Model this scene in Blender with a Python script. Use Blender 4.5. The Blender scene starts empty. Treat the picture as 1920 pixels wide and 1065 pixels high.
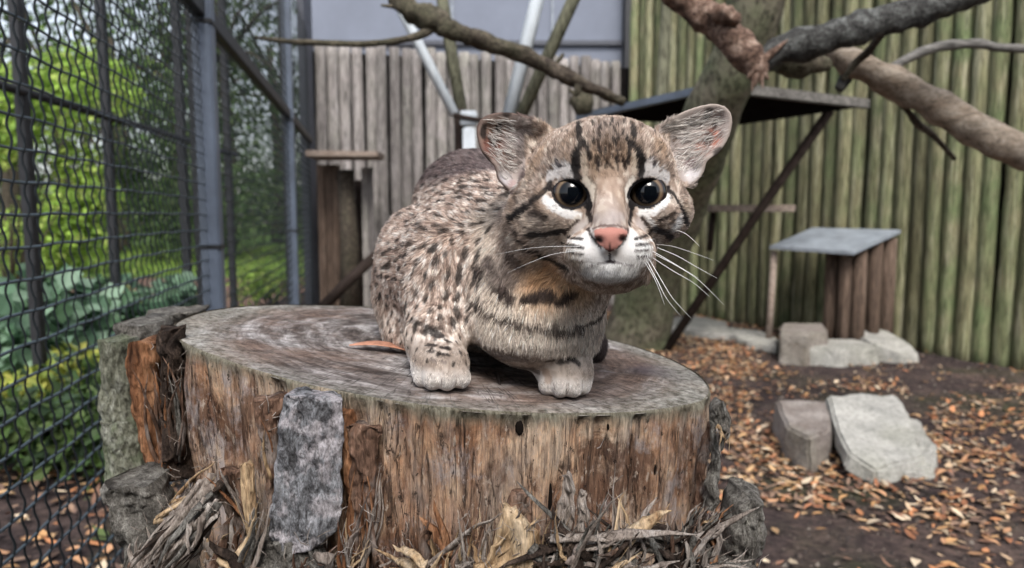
import bpy, bmesh, math, random
import numpy as np
from mathutils import Vector, Matrix, noise
from mathutils.bvhtree import BVHTree
random.seed(7)
RNG = np.random.default_rng(7)
scene = bpy.context.scene
COL = scene.collection

# ------------------------------------------------------------------ camera, sky, sun, exposure
EYE_Z = 0.75                       # camera height above the ground
F = 1300.0                         # focal length in pixels of the 1920 px wide picture
PITCH = math.atan((532.5 - 403.0) / F)
cam_d = bpy.data.cameras.new('camera')
cam = bpy.data.objects.new('camera', cam_d)
COL.objects.link(cam)
cam.location = (0, 0, EYE_Z)
cam.rotation_euler = (math.pi / 2 - PITCH, 0, 0)
cam_d.sensor_width = 36.0
cam_d.lens = F / 1920.0 * 36.0
cam_d.clip_start = 0.01
cam_d.clip_end = 500.0
cam_d.dof.use_dof = True
cam_d.dof.focus_distance = 0.43
cam_d.dof.aperture_fstop = 8.5
scene.camera = cam

SUN_EL = math.radians(50)
SUN_AZ = math.radians(8)           # to the right of straight behind the camera
world = bpy.data.worlds.new('World')
scene.world = world
world.use_nodes = True
wn = world.node_tree
bg = wn.nodes['Background']
sky = wn.nodes.new('ShaderNodeTexSky')
sky.sky_type = 'NISHITA'
sky.sun_disc = False
sky.sun_elevation = SUN_EL
sky.sun_rotation = math.pi - SUN_AZ
sky.air_density = 1.0
sky.dust_density = 3.0
sky.ozone_density = 1.0
hs = wn.nodes.new('ShaderNodeHueSaturation'); hs.inputs['Saturation'].default_value = .45   # thin overcast
wn.links.new(sky.outputs[0], hs.inputs['Color']); wn.links.new(hs.outputs[0], bg.inputs[0])
bg.inputs[1].default_value = 0.13
sun_d = bpy.data.lights.new('sun', 'SUN')
sun_d.energy = 1.5
sun_d.angle = math.radians(20)
sun_d.color = (1.0, 0.95, 0.88)
sun = bpy.data.objects.new('sun', sun_d)
COL.objects.link(sun)
sdir = Vector((math.sin(SUN_AZ) * math.cos(SUN_EL), -math.cos(SUN_AZ) * math.cos(SUN_EL), math.sin(SUN_EL)))
sun.rotation_euler = sdir.to_track_quat('Z', 'Y').to_euler()
sun.location = (0, -2, 6)
scene.view_settings.view_transform = 'Standard'
scene.view_settings.look = 'None'
scene.view_settings.exposure = 1.1
scene.view_settings.gamma = 1.0
scene.view_settings.use_curve_mapping = False
scene.render.engine = 'CYCLES'

# ------------------------------------------------------------------ measuring helpers
ST, CT = math.sin(PITCH), math.cos(PITCH)
CAMP = Vector((0, 0, EYE_Z))
def ray(px, py):
    u = (px - 960) / F; v = -(py - 532.5) / F
    return Vector((u, CT + v * ST, -ST + v * CT))
def W(px, py, Y):                  # the point at depth Y on the line of sight through a photo pixel
    d = ray(px, py)
    return CAMP + d * (Y / d.y)
TOP_H, TOP_A = 0.12, -0.12         # stump top: z = EYE_Z - TOP_H + TOP_A * x
def top_z(x): return EYE_Z - TOP_H + TOP_A * x
def on_top(px, py):
    d = ray(px, py)
    t = -TOP_H / (d.z - TOP_A * d.x)
    return CAMP + d * t
def on_ground(px, py, z=0.0):
    d = ray(px, py)
    return CAMP + d * ((z - EYE_Z) / d.z)
def srgb(r, g, b):
    f = lambda c: (c / 255 / 12.92) if c / 255 <= 0.04045 else ((c / 255 + 0.055) / 1.055) ** 2.4
    return (f(r), f(g), f(b))

# ------------------------------------------------------------------ object helpers
def link(name, data, parent=None):
    o = bpy.data.objects.new(name, data)
    COL.objects.link(o)
    if parent is not None:
        o.parent = parent
    return o
def tag(o, label=None, cat=None, group=None, kind=None):
    if label: o['label'] = label
    if cat: o['category'] = cat
    if group: o['group'] = group
    if kind: o['kind'] = kind
    return o
def empty(name, loc=(0, 0, 0)):
    o = link(name, None)
    o.location = loc
    o.empty_display_size = 0.05
    bpy.context.view_layer.update()
    return o
def mesh_obj(name, verts, faces, mat=None, parent=None, smooth=True, cols=None):
    me = bpy.data.meshes.new(name)
    if isinstance(verts, np.ndarray):
        verts = verts.tolist()
    if isinstance(faces, np.ndarray):
        faces = faces.tolist()
    if parent is not None:
        off = parent_loc(parent)
        verts = [(v[0] - off[0], v[1] - off[1], v[2] - off[2]) for v in verts]
    me.from_pydata(verts, [], faces)
    if smooth:
        me.polygons.foreach_set('use_smooth', [True] * len(me.polygons))
    if cols is not None:
        a = me.color_attributes.new('Col', 'FLOAT_COLOR', 'POINT')
        a.data.foreach_set('color', np.asarray(cols, dtype=np.float32).ravel())
    me.update()
    if mat: me.materials.append(mat)
    return link(name, me, parent)
def parent_loc(p):
    v = Vector((0, 0, 0))
    while p is not None:
        v += p.location
        p = p.parent
    return v

def tube_geo(pts, rads, seg=8, lump=0.0, seed=0, caps=True, freq=30.0, squash=1.0):
    """a tube of varying radius along a polyline; lump pushes the surface in and out"""
    pts = [Vector(p) for p in pts]
    n = len(pts)
    V, Fc = [], []
    ref = None
    for i, p in enumerate(pts):
        t = (pts[min(i + 1, n - 1)] - pts[max(i - 1, 0)]).normalized()
        if ref is None:
            ref = t.orthogonal().normalized()
        ref = (ref - t * ref.dot(t)).normalized()
        b = t.cross(ref)
        r = rads[i] if hasattr(rads, '__len__') else rads
        for k in range(seg):
            a = 2 * math.pi * k / seg
            d = ref * math.cos(a) + b * math.sin(a) * squash
            q = p + d * r
            if lump:
                q += d * r * lump * noise.noise(q * freq + Vector((seed * 3.1, 0, 0)))
            V.append(q)
    for i in range(n - 1):
        for k in range(seg):
            k2 = (k + 1) % seg
            Fc.append((i * seg + k, i * seg + k2, (i + 1) * seg + k2, (i + 1) * seg + k))
    if caps:
        Fc.append(tuple(range(seg - 1, -1, -1)))
        Fc.append(tuple((n - 1) * seg + k for k in range(seg)))
    return V, Fc
def smooth_path(pts, sub=6):
    pts = [Vector(p) for p in pts]
    out = []
    n = len(pts)
    for i in range(n - 1):
        p0, p1, p2, p3 = pts[max(i - 1, 0)], pts[i], pts[i + 1], pts[min(i + 2, n - 1)]
        for s in range(sub):
            t = s / sub
            out.append(0.5 * ((2 * p1) + (p2 - p0) * t + (2 * p0 - 5 * p1 + 4 * p2 - p3) * t * t + (-p0 + 3 * p1 - 3 * p2 + p3) * t ** 3))
    out.append(pts[-1])
    return out
def lerp_list(vals, n):
    return list(np.interp(np.linspace(0, 1, n), np.linspace(0, 1, len(vals)), vals))
class Geo:
    def __init__(self): self.v, self.f = [], []
    def add(self, g):
        n = len(self.v); self.v += [tuple(p) for p in g[0]]; self.f += [tuple(i + n for i in f) for f in g[1]]
        return self
def box_geo(c, s, rot=None, bevel=0.0, jit=0.0):
    bm = bmesh.new()
    bmesh.ops.create_cube(bm, size=1.0)
    for v in bm.verts:
        v.co = Vector((v.co.x * s[0], v.co.y * s[1], v.co.z * s[2])) + Vector([random.uniform(-jit, jit) for _ in range(3)])
    if bevel:
        bmesh.ops.bevel(bm, geom=bm.edges[:], offset=bevel, segments=2, affect='EDGES')
    V = [(rot @ v.co if rot is not None else v.co) + Vector(c) for v in bm.verts]
    bm.verts.index_update()
    Fc = [tuple(v.index for v in f.verts) for f in bm.faces]
    bm.free()
    return V, Fc

# ------------------------------------------------------------------ material helpers
def new_mat(name, rough=0.85, spec=0.25):
    m = bpy.data.materials.new(name)
    m.use_nodes = True
    b = m.node_tree.nodes['Principled BSDF']
    b.inputs['Roughness'].default_value = rough
    b.inputs['Specular IOR Level'].default_value = spec
    return m, m.node_tree, b
def nd(nt, typ, **kw):
    n = nt.nodes.new(typ)
    for k, v in kw.items():
        if k in ('operation', 'blend_type', 'data_type', 'noise_dimensions', 'wave_type', 'bands_direction', 'attribute_name', 'attribute_type', 'feature', 'wave_profile', 'distance', 'interpolation', 'rings_direction', 'clamp'):
            setattr(n, k, v)
        else:
            n.inputs[k].default_value = v
    return n
def ramp(nt, fac, stops):
    r = nt.nodes.new('ShaderNodeValToRGB')
    el = r.color_ramp.elements
    while len(el) < len(stops): el.new(0.5)
    for e, (p, c) in zip(el, stops):
        e.position = p
        e.color = (*c, 1) if len(c) == 3 else c
    nt.links.new(fac, r.inputs[0])
    return r.outputs[0]
def mixc(nt, fac, a, b, mode='MIX'):
    m = nt.nodes.new('ShaderNodeMix')
    m.data_type = 'RGBA'; m.blend_type = mode
    for sock, v in ((m.inputs[0], fac), (m.inputs[6], a), (m.inputs[7], b)):
        if isinstance(v, (int, float)): sock.default_value = v
        elif isinstance(v, tuple): sock.default_value = (*v, 1) if len(v) == 3 else v
        else: nt.links.new(v, sock)
    return m.outputs[2]
def obj_coords(nt, scale=(1, 1, 1), coord='Object', rot=(0, 0, 0)):
    tc = nt.nodes.new('ShaderNodeTexCoord')
    mp = nt.nodes.new('ShaderNodeMapping')
    mp.inputs['Scale'].default_value = scale
    mp.inputs['Rotation'].default_value = rot
    nt.links.new(tc.outputs[coord], mp.inputs[0])
    return mp.outputs[0]
def tex_noise(nt, vec, scale, detail=6, rough=0.6, dist=0.0):
    n = nt.nodes.new('ShaderNodeTexNoise')
    n.inputs['Scale'].default_value = scale
    n.inputs['Detail'].default_value = detail
    n.inputs['Roughness'].default_value = rough
    n.inputs['Distortion'].default_value = dist
    if vec is not None: nt.links.new(vec, n.inputs['Vector'])
    return n.outputs[0]
def bump(nt, b, h, strength, dist):
    n = nt.nodes.new('ShaderNodeBump')
    n.inputs['Strength'].default_value = strength
    n.inputs['Distance'].default_value = dist
    nt.links.new(h, n.inputs['Height'])
    nt.links.new(n.outputs[0], b.inputs['Normal'])
    return n
def attr_mat(name, rough=0.8, spec=0.2, attr='Col'):
    m, nt, b = new_mat(name, rough, spec)
    a = nt.nodes.new('ShaderNodeAttribute'); a.attribute_name = attr
    nt.links.new(a.outputs[0], b.inputs['Base Color'])
    return m, nt, b
# ================================================================== materials of the place
def wood_mat(name, stops, grain=(60, 60, 4), scale=1.0, rough=.85, bstr=.5, bdist=.004, rand=.25, green=None, coord='Object', dark=.22, var=0.0):
    m, nt, b = new_mat(name, rough, .2)
    oi = nt.nodes.new('ShaderNodeObjectInfo')
    tc = nt.nodes.new('ShaderNodeTexCoord')
    add = nt.nodes.new('ShaderNodeVectorMath'); add.operation = 'ADD'
    sc_ = nt.nodes.new('ShaderNodeVectorMath'); sc_.operation = 'SCALE'; sc_.inputs['Scale'].default_value = 37.0
    cb = nt.nodes.new('ShaderNodeCombineXYZ')
    for k in range(3): nt.links.new(oi.outputs['Random'], cb.inputs[k])
    nt.links.new(cb.outputs[0], sc_.inputs[0])
    nt.links.new(tc.outputs[coord], add.inputs[0]); nt.links.new(sc_.outputs[0], add.inputs[1])
    mp = nt.nodes.new('ShaderNodeMapping'); mp.inputs['Scale'].default_value = grain
    nt.links.new(add.outputs[0], mp.inputs[0])
    g = tex_noise(nt, mp.outputs[0], scale, 8, .65, .4)
    col = ramp(nt, g, stops)
    big = tex_noise(nt, add.outputs[0], 5.0, 4, .6)
    if green is not None:
        gm = nt.nodes.new('ShaderNodeMapRange'); gm.inputs[1].default_value = .38; gm.inputs[2].default_value = .64
        nt.links.new(big, gm.inputs[0])
        ml = nt.nodes.new('ShaderNodeMath'); ml.operation = 'MULTIPLY'; nt.links.new(gm.outputs[0], ml.inputs[0])
        f1 = nt.nodes.new('ShaderNodeMath'); f1.operation = 'MULTIPLY'; f1.inputs[1].default_value = 7.31; nt.links.new(oi.outputs['Random'], f1.inputs[0])
        f2 = nt.nodes.new('ShaderNodeMath'); f2.operation = 'FRACT'; nt.links.new(f1.outputs[0], f2.inputs[0])
        f3 = nt.nodes.new('ShaderNodeMapRange'); f3.inputs[3].default_value = green[1] * .25; f3.inputs[4].default_value = min(green[1] * 1.25, 1.0); nt.links.new(f2.outputs[0], f3.inputs[0])
        nt.links.new(f3.outputs[0], ml.inputs[1])
        col = mixc(nt, ml.outputs[0], col, green[0])
    if rand or var:
        hv = nt.nodes.new('ShaderNodeHueSaturation')
        mr = nt.nodes.new('ShaderNodeMapRange'); mr.inputs[3].default_value = 1 - rand; mr.inputs[4].default_value = 1 + rand
        nt.links.new(oi.outputs['Random'], mr.inputs[0]); nt.links.new(mr.outputs[0], hv.inputs['Value'])
        nt.links.new(col, hv.inputs['Color']); col = hv.outputs[0]
    fine = tex_noise(nt, mp.outputs[0], scale * 4, 5, .7)
    fr = ramp(nt, fine, [(.35, (dark, dark, dark)), (.55, (1, 1, 1))])
    col = mixc(nt, 1.0, col, fr, 'MULTIPLY')
    nt.links.new(col, b.inputs['Base Color'])
    bump(nt, b, g, bstr, bdist)
    return m
M = {}
M['stake_grey'] = wood_mat('weathered_grey_stake', [(.25, (.125, .112, .11)), (.5, (.275, .252, .245)), (.75, (.40, .378, .37))], (40, 40, 2.5), 1, rand=.32, green=((.19, .20, .155), .35))
M['stake_green'] = wood_mat('mossy_stake', [(.25, (.085, .075, .045)), (.5, (.20, .19, .11)), (.75, (.42, .40, .29))], (40, 40, 2.2), 1, rand=.42, green=((.14, .175, .085), .8))
M['box_wood'] = wood_mat('brown_box_board', [(.25, (.045, .032, .026)), (.5, (.115, .080, .060)), (.75, (.20, .15, .12))], (50, 50, 3), 1, rand=.2)
M['bark_dark'] = wood_mat('dark_bark', [(.25, (.025, .020, .016)), (.5, (.075, .06, .048)), (.75, (.17, .14, .11))], (26, 26, 26), 1.4, rand=0, bstr=.9, bdist=.008, green=((.12, .13, .075), .4))
M['bark_black'] = wood_mat('blackish_bark', [(.3, (.018, .018, .018)), (.5, (.06, .06, .058)), (.72, (.17, .18, .175))], (22, 22, 22), 1.6, rand=0, bstr=.9, bdist=.008)
M['log_pale'] = wood_mat('pale_barkless_log', [(.3, (.075, .06, .048)), (.5, (.22, .185, .15)), (.7, (.37, .33, .28))], (9, 30, 30), 1.4, rand=0, bstr=.6, dark=.5, green=((.19, .12, .07), .5))
M['branch_red'] = wood_mat('reddish_broken_wood', [(.3, (.035, .022, .017)), (.5, (.16, .10, .075)), (.72, (.42, .32, .26))], (30, 30, 30), 1.2, rand=0, bstr=.9, bdist=.008)
M['mossy_trunk'] = wood_mat('mossy_trunk_bark', [(.25, (.065, .055, .045)), (.5, (.15, .135, .10)), (.75, (.22, .20, .155))], (9, 9, 5), 1.5, rand=0, bstr=.7, bdist=.01, green=((.115, .135, .075), .8))
M['pole_green'] = wood_mat('greenish_round_pole', [(.3, (.10, .10, .07)), (.7, (.20, .20, .14))], (20, 20, 3), 1, rand=.1)
M['pole_white'] = wood_mat('white_painted_pole', [(.3, (.45, .50, .55)), (.7, (.62, .67, .71))], (20, 20, 3), 1, rand=.05, dark=.8, rough=.6)
M['plank_pale'] = wood_mat('pale_plank', [(.3, (.26, .20, .16)), (.7, (.46, .38, .33))], (40, 6, 40), 1, rand=.1)
M['plank_grey'] = wood_mat('grey_plank', [(.3, (.10, .095, .09)), (.7, (.26, .25, .235))], (6, 40, 40), 1, rand=.15)
def simple(name, col, rough=.6, spec=.3, metal=0.0, nz=0.0, nscale=20):
    m, nt, b = new_mat(name, rough, spec)
    b.inputs['Metallic'].default_value = metal
    co = obj_coords(nt)
    n = tex_noise(nt, co, nscale, 6, .65)
    c = ramp(nt, n, [(.3, tuple(x * (1 - nz) for x in col)), (.7, tuple(min(x * (1 + nz), 1) for x in col))])
    nt.links.new(c, b.inputs['Base Color'])
    bump(nt, b, n, .2, .003)
    return m
M['wire'] = simple('dark_coated_wire', (.014, .019, .023), .5, .35)
M['wire_line'] = simple('bluish_coated_wire', (.060, .085, .105), .4, .5)
M['frame_metal'] = simple('blue_grey_painted_steel', (.105, .13, .175), .42, .5, nz=.25, nscale=9)
M['black_metal'] = simple('black_steel', (.018, .019, .022), .5, .4, nz=.3)
M['dark_frame'] = simple('dark_slate_sheet', (.065, .07, .088), .55, .4, nz=.25)
M['wall_blue'] = simple('blue_grey_render', (.175, .195, .245), .8, .2, nz=.10, nscale=2)
M['slate'] = simple('slate_sheet', (.24, .27, .31), .45, .45, nz=.3, nscale=14)
M['rust_bar'] = simple('dark_rusty_bar', (.030, .022, .019), .8, .1, nz=.4)
M['black_board'] = simple('dark_board_gap_shade', (.010, .009, .009), .95, .0, nz=.4)  # platform boards, and the black that stands for shade between stakes
def stone_mat(name, a, b_, green=0.25):
    m, nt, b = new_mat(name, .9, .2)
    co = obj_coords(nt)
    n = tex_noise(nt, co, 9, 10, .7)
    c = ramp(nt, n, [(.3, a), (.7, b_)])
    g = tex_noise(nt, co, 4, 4, .6)
    gr = ramp(nt, g, [(.45, (0, 0, 0)), (.65, (green, green, green))])
    c = mixc(nt, gr, c, (.16, .17, .10))
    sp = tex_noise(nt, co, 90, 4, .7)
    c = mixc(nt, 1.0, c, ramp(nt, sp, [(.35, (.6, .6, .6)), (.55, (1, 1, 1))]), 'MULTIPLY')
    nt.links.new(c, b.inputs['Base Color'])
    bump(nt, b, n, .8, .012)
    return m
M['stone'] = stone_mat('pale_grey_stone', (.25, .25, .235), (.47, .46, .43))
M['stone_brown'] = stone_mat('brown_grey_stone', (.14, .11, .095), (.36, .33, .31))

# ================================================================== ground, lawn, path
def ground_mat():
    m, nt, b = new_mat('soil', .95, .1)
    co = obj_coords(nt)
    n = tex_noise(nt, co, 3.0, 10, .68)
    f = tex_noise(nt, co, 40.0, 8, .7)
    c = ramp(nt, n, [(.34, (.032, .026, .028)), (.5, (.066, .052, .052)), (.64, (.125, .095, .085))])
    c = mixc(nt, ramp(nt, tex_noise(nt, co, 1.7, 5, .6), [(.52, (0, 0, 0)), (.66, (.55, .55, .55))]), c, (.050, .065, .030))
    c = mixc(nt, .8, c, ramp(nt, f, [(.35, (.25, .23, .22)), (.52, (.95, .9, .87)), (.68, (1.7, 1.5, 1.35))]), 'MULTIPLY')
    nt.links.new(c, b.inputs['Base Color'])
    bump(nt, b, f, .9, .02)
    return m
def grid_sheet(name, x0, x1, y0, y1, nx, ny, z, mat, amp=0.0, fr=2.0, kind='structure'):
    V = []; Fc = []
    for j in range(ny + 1):
        for i in range(nx + 1):
            x = x0 + (x1 - x0) * i / nx; y = y0 + (y1 - y0) * j / ny
            V.append((x, y, z + (amp * noise.fractal(Vector((x * fr, y * fr, z)), .8, 2, 4) if amp else 0)))
    for j in range(ny):
        for i in range(nx):
            a = j * (nx + 1) + i
            Fc.append((a, a + 1, a + nx + 2, a + nx + 1))
    o = mesh_obj(name, V, Fc, mat)
    o['kind'] = kind
    return o
M['soil'] = ground_mat()
grid_sheet('ground', -60, 60, -60, 120, 60, 90, -.035, M['soil'])
def soil_z(x, y): return .012 * noise.fractal(Vector((x * 2.0, y * 2.0, 0)), .8, 2, 4)
o = grid_sheet('enclosure_ground', -1.75, 4.2, .2, 6.6, 180, 190, 0.0, M['soil'], .012, 2.0)
def lawn_mat():
    m, nt, b = new_mat('lawn', .9, .1)
    co = obj_coords(nt)
    c = ramp(nt, tex_noise(nt, co, 14, 8, .7), [(.3, (.035, .06, .018)), (.5, (.10, .17, .045)), (.7, (.19, .26, .08))])
    nt.links.new(c, b.inputs['Base Color'])
    return m
M['lawn'] = lawn_mat()
grid_sheet('lawn', -40, -2.4, 8.5, 60, 10, 10, -.015, M['lawn'])
M['path'] = simple('brown_mulch', (.17, .11, .085), .95, .1, nz=.5, nscale=12)
grid_sheet('path', -30, -2.1, 5.6, 8.5, 10, 6, -.02, M['path'])

# ================================================================== the building behind
b0 = empty('building', (-.5, 7.6, 0))
tag(b0, 'plain blue grey rendered building wall rising behind the stake fence', 'building')
g = Geo().add(box_geo((-.5, 7.6, 2.4), (3.3, .3, 4.8), bevel=.01))
mesh_obj('wall', g.v, g.f, M['wall_blue'], b0, False)
g = Geo().add(box_geo((-.5, 7.43, 2.53), (3.28, .05, .045)))
mesh_obj('base_rail', g.v, g.f, M['dark_frame'], b0, False)
for x in (-.62, .42):
    g = Geo().add(box_geo((x, 7.435, 3.8), (.02, .03, 2.4)))
    mesh_obj('panel_joint', g.v, g.f, M['slate'], b0, False)
g = Geo().add(box_geo((1.22, 7.4, 2.4), (.14, .3, 4.8)))
mesh_obj('corner_pillar', g.v, g.f, M['black_metal'], b0, False)

# ================================================================== palisades of round stakes
def stake_mesh(h, r, seed, lean=0.0):
    pts = []
    n = 26
    for i in range(n + 1):
        z = h * i / n
        pts.append(Vector((.006 * math.sin(z * 1.3 + seed), .006 * math.cos(z * 1.7 + seed * 2), z)))
    rr = [r * (1.06 - .10 * i / n + .03 * math.sin(i * .9 + seed)) for i in range(n + 1)]
    V, Fc = tube_geo(pts, rr, 14, .10, seed, True, 9)
    return V, Fc
def palisade(name, label, A, B, h, mat, jit, cat='fence', seed0=0, sp=.0895, hue=None):
    root = empty(name, (A[0], A[1], 0))
    tag(root, label, cat)
    L = math.hypot(B[0] - A[0], B[1] - A[1]); n = int(L / sp)
    protos = []
    for k in range(6):
        V, Fc = stake_mesh(h, sp * .485, seed0 + k)
        me = bpy.data.meshes.new('stake'); me.from_pydata([tuple(v) for v in V], [], Fc)
        me.polygons.foreach_set('use_smooth', [True] * len(me.polygons)); me.materials.append(mat); protos.append(me)
    for i in range(n + 1):
        t = i * sp / L
        o = link('stake', random.choice(protos), root)
        o.location = ((B[0] - A[0]) * t + random.uniform(-.006, .006), (B[1] - A[1]) * t + random.uniform(-.008, .008), -.05 + random.uniform(-jit, jit))
        o.rotation_euler = (random.uniform(-.003, .003), random.uniform(-.003, .003), random.uniform(0, 6.28))
        s = random.uniform(.93, 1.06); o.scale = (s, s, 1)
    # two rails behind
    for z in (.5, h * .72):
        d = Vector((B[0] - A[0], B[1] - A[1], 0)).normalized(); nrm = Vector((-d.y, d.x, 0))
        if nrm.dot(Vector((A[0], A[1], 0))) < 0: nrm = -nrm
        c = Vector(((A[0] + B[0]) / 2, (A[1] + B[1]) / 2, z)) + nrm * .075
        R = Matrix.Rotation(math.atan2(d.y, d.x), 3, 'Z')
        g = box_geo(c, (L, .04, .09), R)
        mesh_obj('rail', g[0], g[1], M['box_wood'], root, False)
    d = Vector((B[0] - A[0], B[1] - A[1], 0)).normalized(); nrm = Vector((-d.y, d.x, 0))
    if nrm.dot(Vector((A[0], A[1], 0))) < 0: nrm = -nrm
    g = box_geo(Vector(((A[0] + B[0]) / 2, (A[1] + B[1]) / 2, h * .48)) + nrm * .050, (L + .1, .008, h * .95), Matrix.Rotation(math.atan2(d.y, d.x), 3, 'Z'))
    mesh_obj('gap_shade_sheet', g[0], g[1], M['black_board'], root, False)  # black sheet added behind the stakes so the gaps read as shade
    return root
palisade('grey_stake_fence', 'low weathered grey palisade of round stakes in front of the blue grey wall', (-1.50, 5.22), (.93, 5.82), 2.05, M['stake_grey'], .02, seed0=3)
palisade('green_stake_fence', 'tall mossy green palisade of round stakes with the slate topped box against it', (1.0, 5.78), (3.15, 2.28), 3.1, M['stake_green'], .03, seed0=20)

palisade('added_rear_fence', 'unseen stake fence added behind the viewer to darken the eye reflections', (3.1, -2.3), (-1.2, -2.6), 3.1, M['stake_green'], .03, seed0=40)  # unseen fence, added to block the sky mirrored in the cat's eyes

# ================================================================== wire mesh fence on the left
FX = lambda y: -.44 - .2 * y
mf = empty('wire_mesh_fence', (FX(1.875), 1.875, 0))
tag(mf, 'dark crimped wire mesh fence on blue grey steel posts to the left of the stump', 'fence')
fd = Vector((-.2, 1, 0)).normalized(); ang = math.atan2(fd.y, fd.x)
RF = Matrix.Rotation(ang, 3, 'Z')
for y, w, mt in ((1.875, .056, 'frame_metal'), (3.76, .052, 'frame_metal')):
    g = Geo().add(box_geo((FX(y) + .005, y, 1.5), (w, w * .9, 3.1), RF, .005))
    p_ = mesh_obj('post', g.v, g.f, M[mt], mf, False)
    g = Geo()
    g.add(box_geo((FX(y) - w * .62, y + .012, 1.5), (w * .35, w * .30, 3.1), RF))
    mesh_obj('clamp_strip', g.v, g.f, M['black_metal'], p_, False)
    for z in (.60, .62 + .0, 1.62):
        pass
    for z in (.665, 1.25, 1.9):
        g = box_geo((FX(y) + .005, y, z), (w * 1.1, w * 1.02, .012), RF, .002)
        mesh_obj('collar', g[0], g[1], M['black_metal'], p_, False)
g = Geo().add(box_geo((FX(5.12) - .02, 5.12, 1.5), (.05, .17, 3.1), RF @ Matrix.Rotation(math.radians(75), 3, 'Z'), .004))
mesh_obj('post', g.v, g.f, M['dark_frame'], mf, False)
for (ya, yb) in ((.35, 1.85), (1.90, 3.735), (3.785, 5.08)):
    c = Vector((FX((ya + yb) / 2) + .0, (ya + yb) / 2, 1.283))
    g = box_geo(c, ((yb - ya) * 1.02, .035, .045), RF, .003)
    mesh_obj('rail', g[0], g[1], M['black_metal'], mf, False)
    g = box_geo(c - Vector((0, 0, 1.21)), ((yb - ya) * 1.02, .035, .05), RF, .003)
    mesh_obj('rail', g[0], g[1], M['black_metal'], mf, False)
nrm = Vector((1, .2, 0)).normalized()
# near bay: every wire its own part
rows = [(.75 + .0405 * k) for k in range(-17, 34)]
for z in rows:
    n = 46
    pts = [Vector((FX(y), y, z + .0012 * math.sin(y * 40 + z * 9) + .003 * math.sin(y * 3 + z * 5))) - nrm * .001 for y in np.linspace(.36, 1.85, n)]
    V, Fc = tube_geo(pts, .0021, 6)
    mesh_obj('wire', V, Fc, M['wire_line'], mf)
zs = np.arange(.06, 2.06, .0405 / 8)
for i, y in enumerate(np.arange(.37, 1.85, .0305)):
    ph = math.pi * (i % 2)
    y0 = y + random.uniform(-.001, .001)
    pts = [Vector((FX(y0), y0, z)) + nrm * (.0018 * math.sin(2 * math.pi * (z - .75) / .0405)) + Vector((0, .0010 * math.sin(2 * math.pi * (z - .75) / .0405 + .6), 0)) for z in zs]
    V, Fc = tube_geo(pts, .0016, 4)
    mesh_obj('wire', V, Fc, M['wire'], mf)
for ya, yb, st in ((1.9, 3.74, .0305), (3.79, 5.06, .0305)):
    g = Geo()
    for z in rows:
        g.add(tube_geo([Vector((FX(y), y, z)) for y in np.linspace(ya, yb, 8)], .0016, 4))
    for y in np.arange(ya, yb, st):
        g.add(tube_geo([Vector((FX(y), y, z)) + nrm * .0028 * math.sin(2 * math.pi * (z - .75) / .0405) for z in np.arange(.06, 2.05, .0405 / 4)], .0013, 3))
    o = mesh_obj('wire_mesh', g.v, g.f, M['wire'], mf); o['kind'] = 'stuff'
# an outer fence across the keeper's path
of = empty('outer_fence', (-1.66, 2.4, 0))
tag(of, 'dark posts and top rail of a second fence seen through the wire mesh', 'fence')
for (x, y, w) in ((-1.66, 2.40, .036), (-1.745, 3.04, .036), (-1.83, 3.9, .04), (-1.9, 4.7, .04)):
    g = box_geo((x, y, 1.3), (w, w, 2.7), None, .003)
    mesh_obj('post', g[0], g[1], M['black_metal'], of, False)
pa, pb = Vector((-1.60, 1.9, 1.165)), Vector((-1.92, 4.9, 1.165))
g = tube_geo([pa, (pa + pb) / 2, pb], .017, 8); mesh_obj('rail', g[0], g[1], M['black_metal'], of)
g = tube_geo([pa + Vector((0, 0, 1.2)), pb + Vector((0, 0, 1.2))], .017, 8); mesh_obj('rail', g[0], g[1], M['black_metal'], of)

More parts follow.
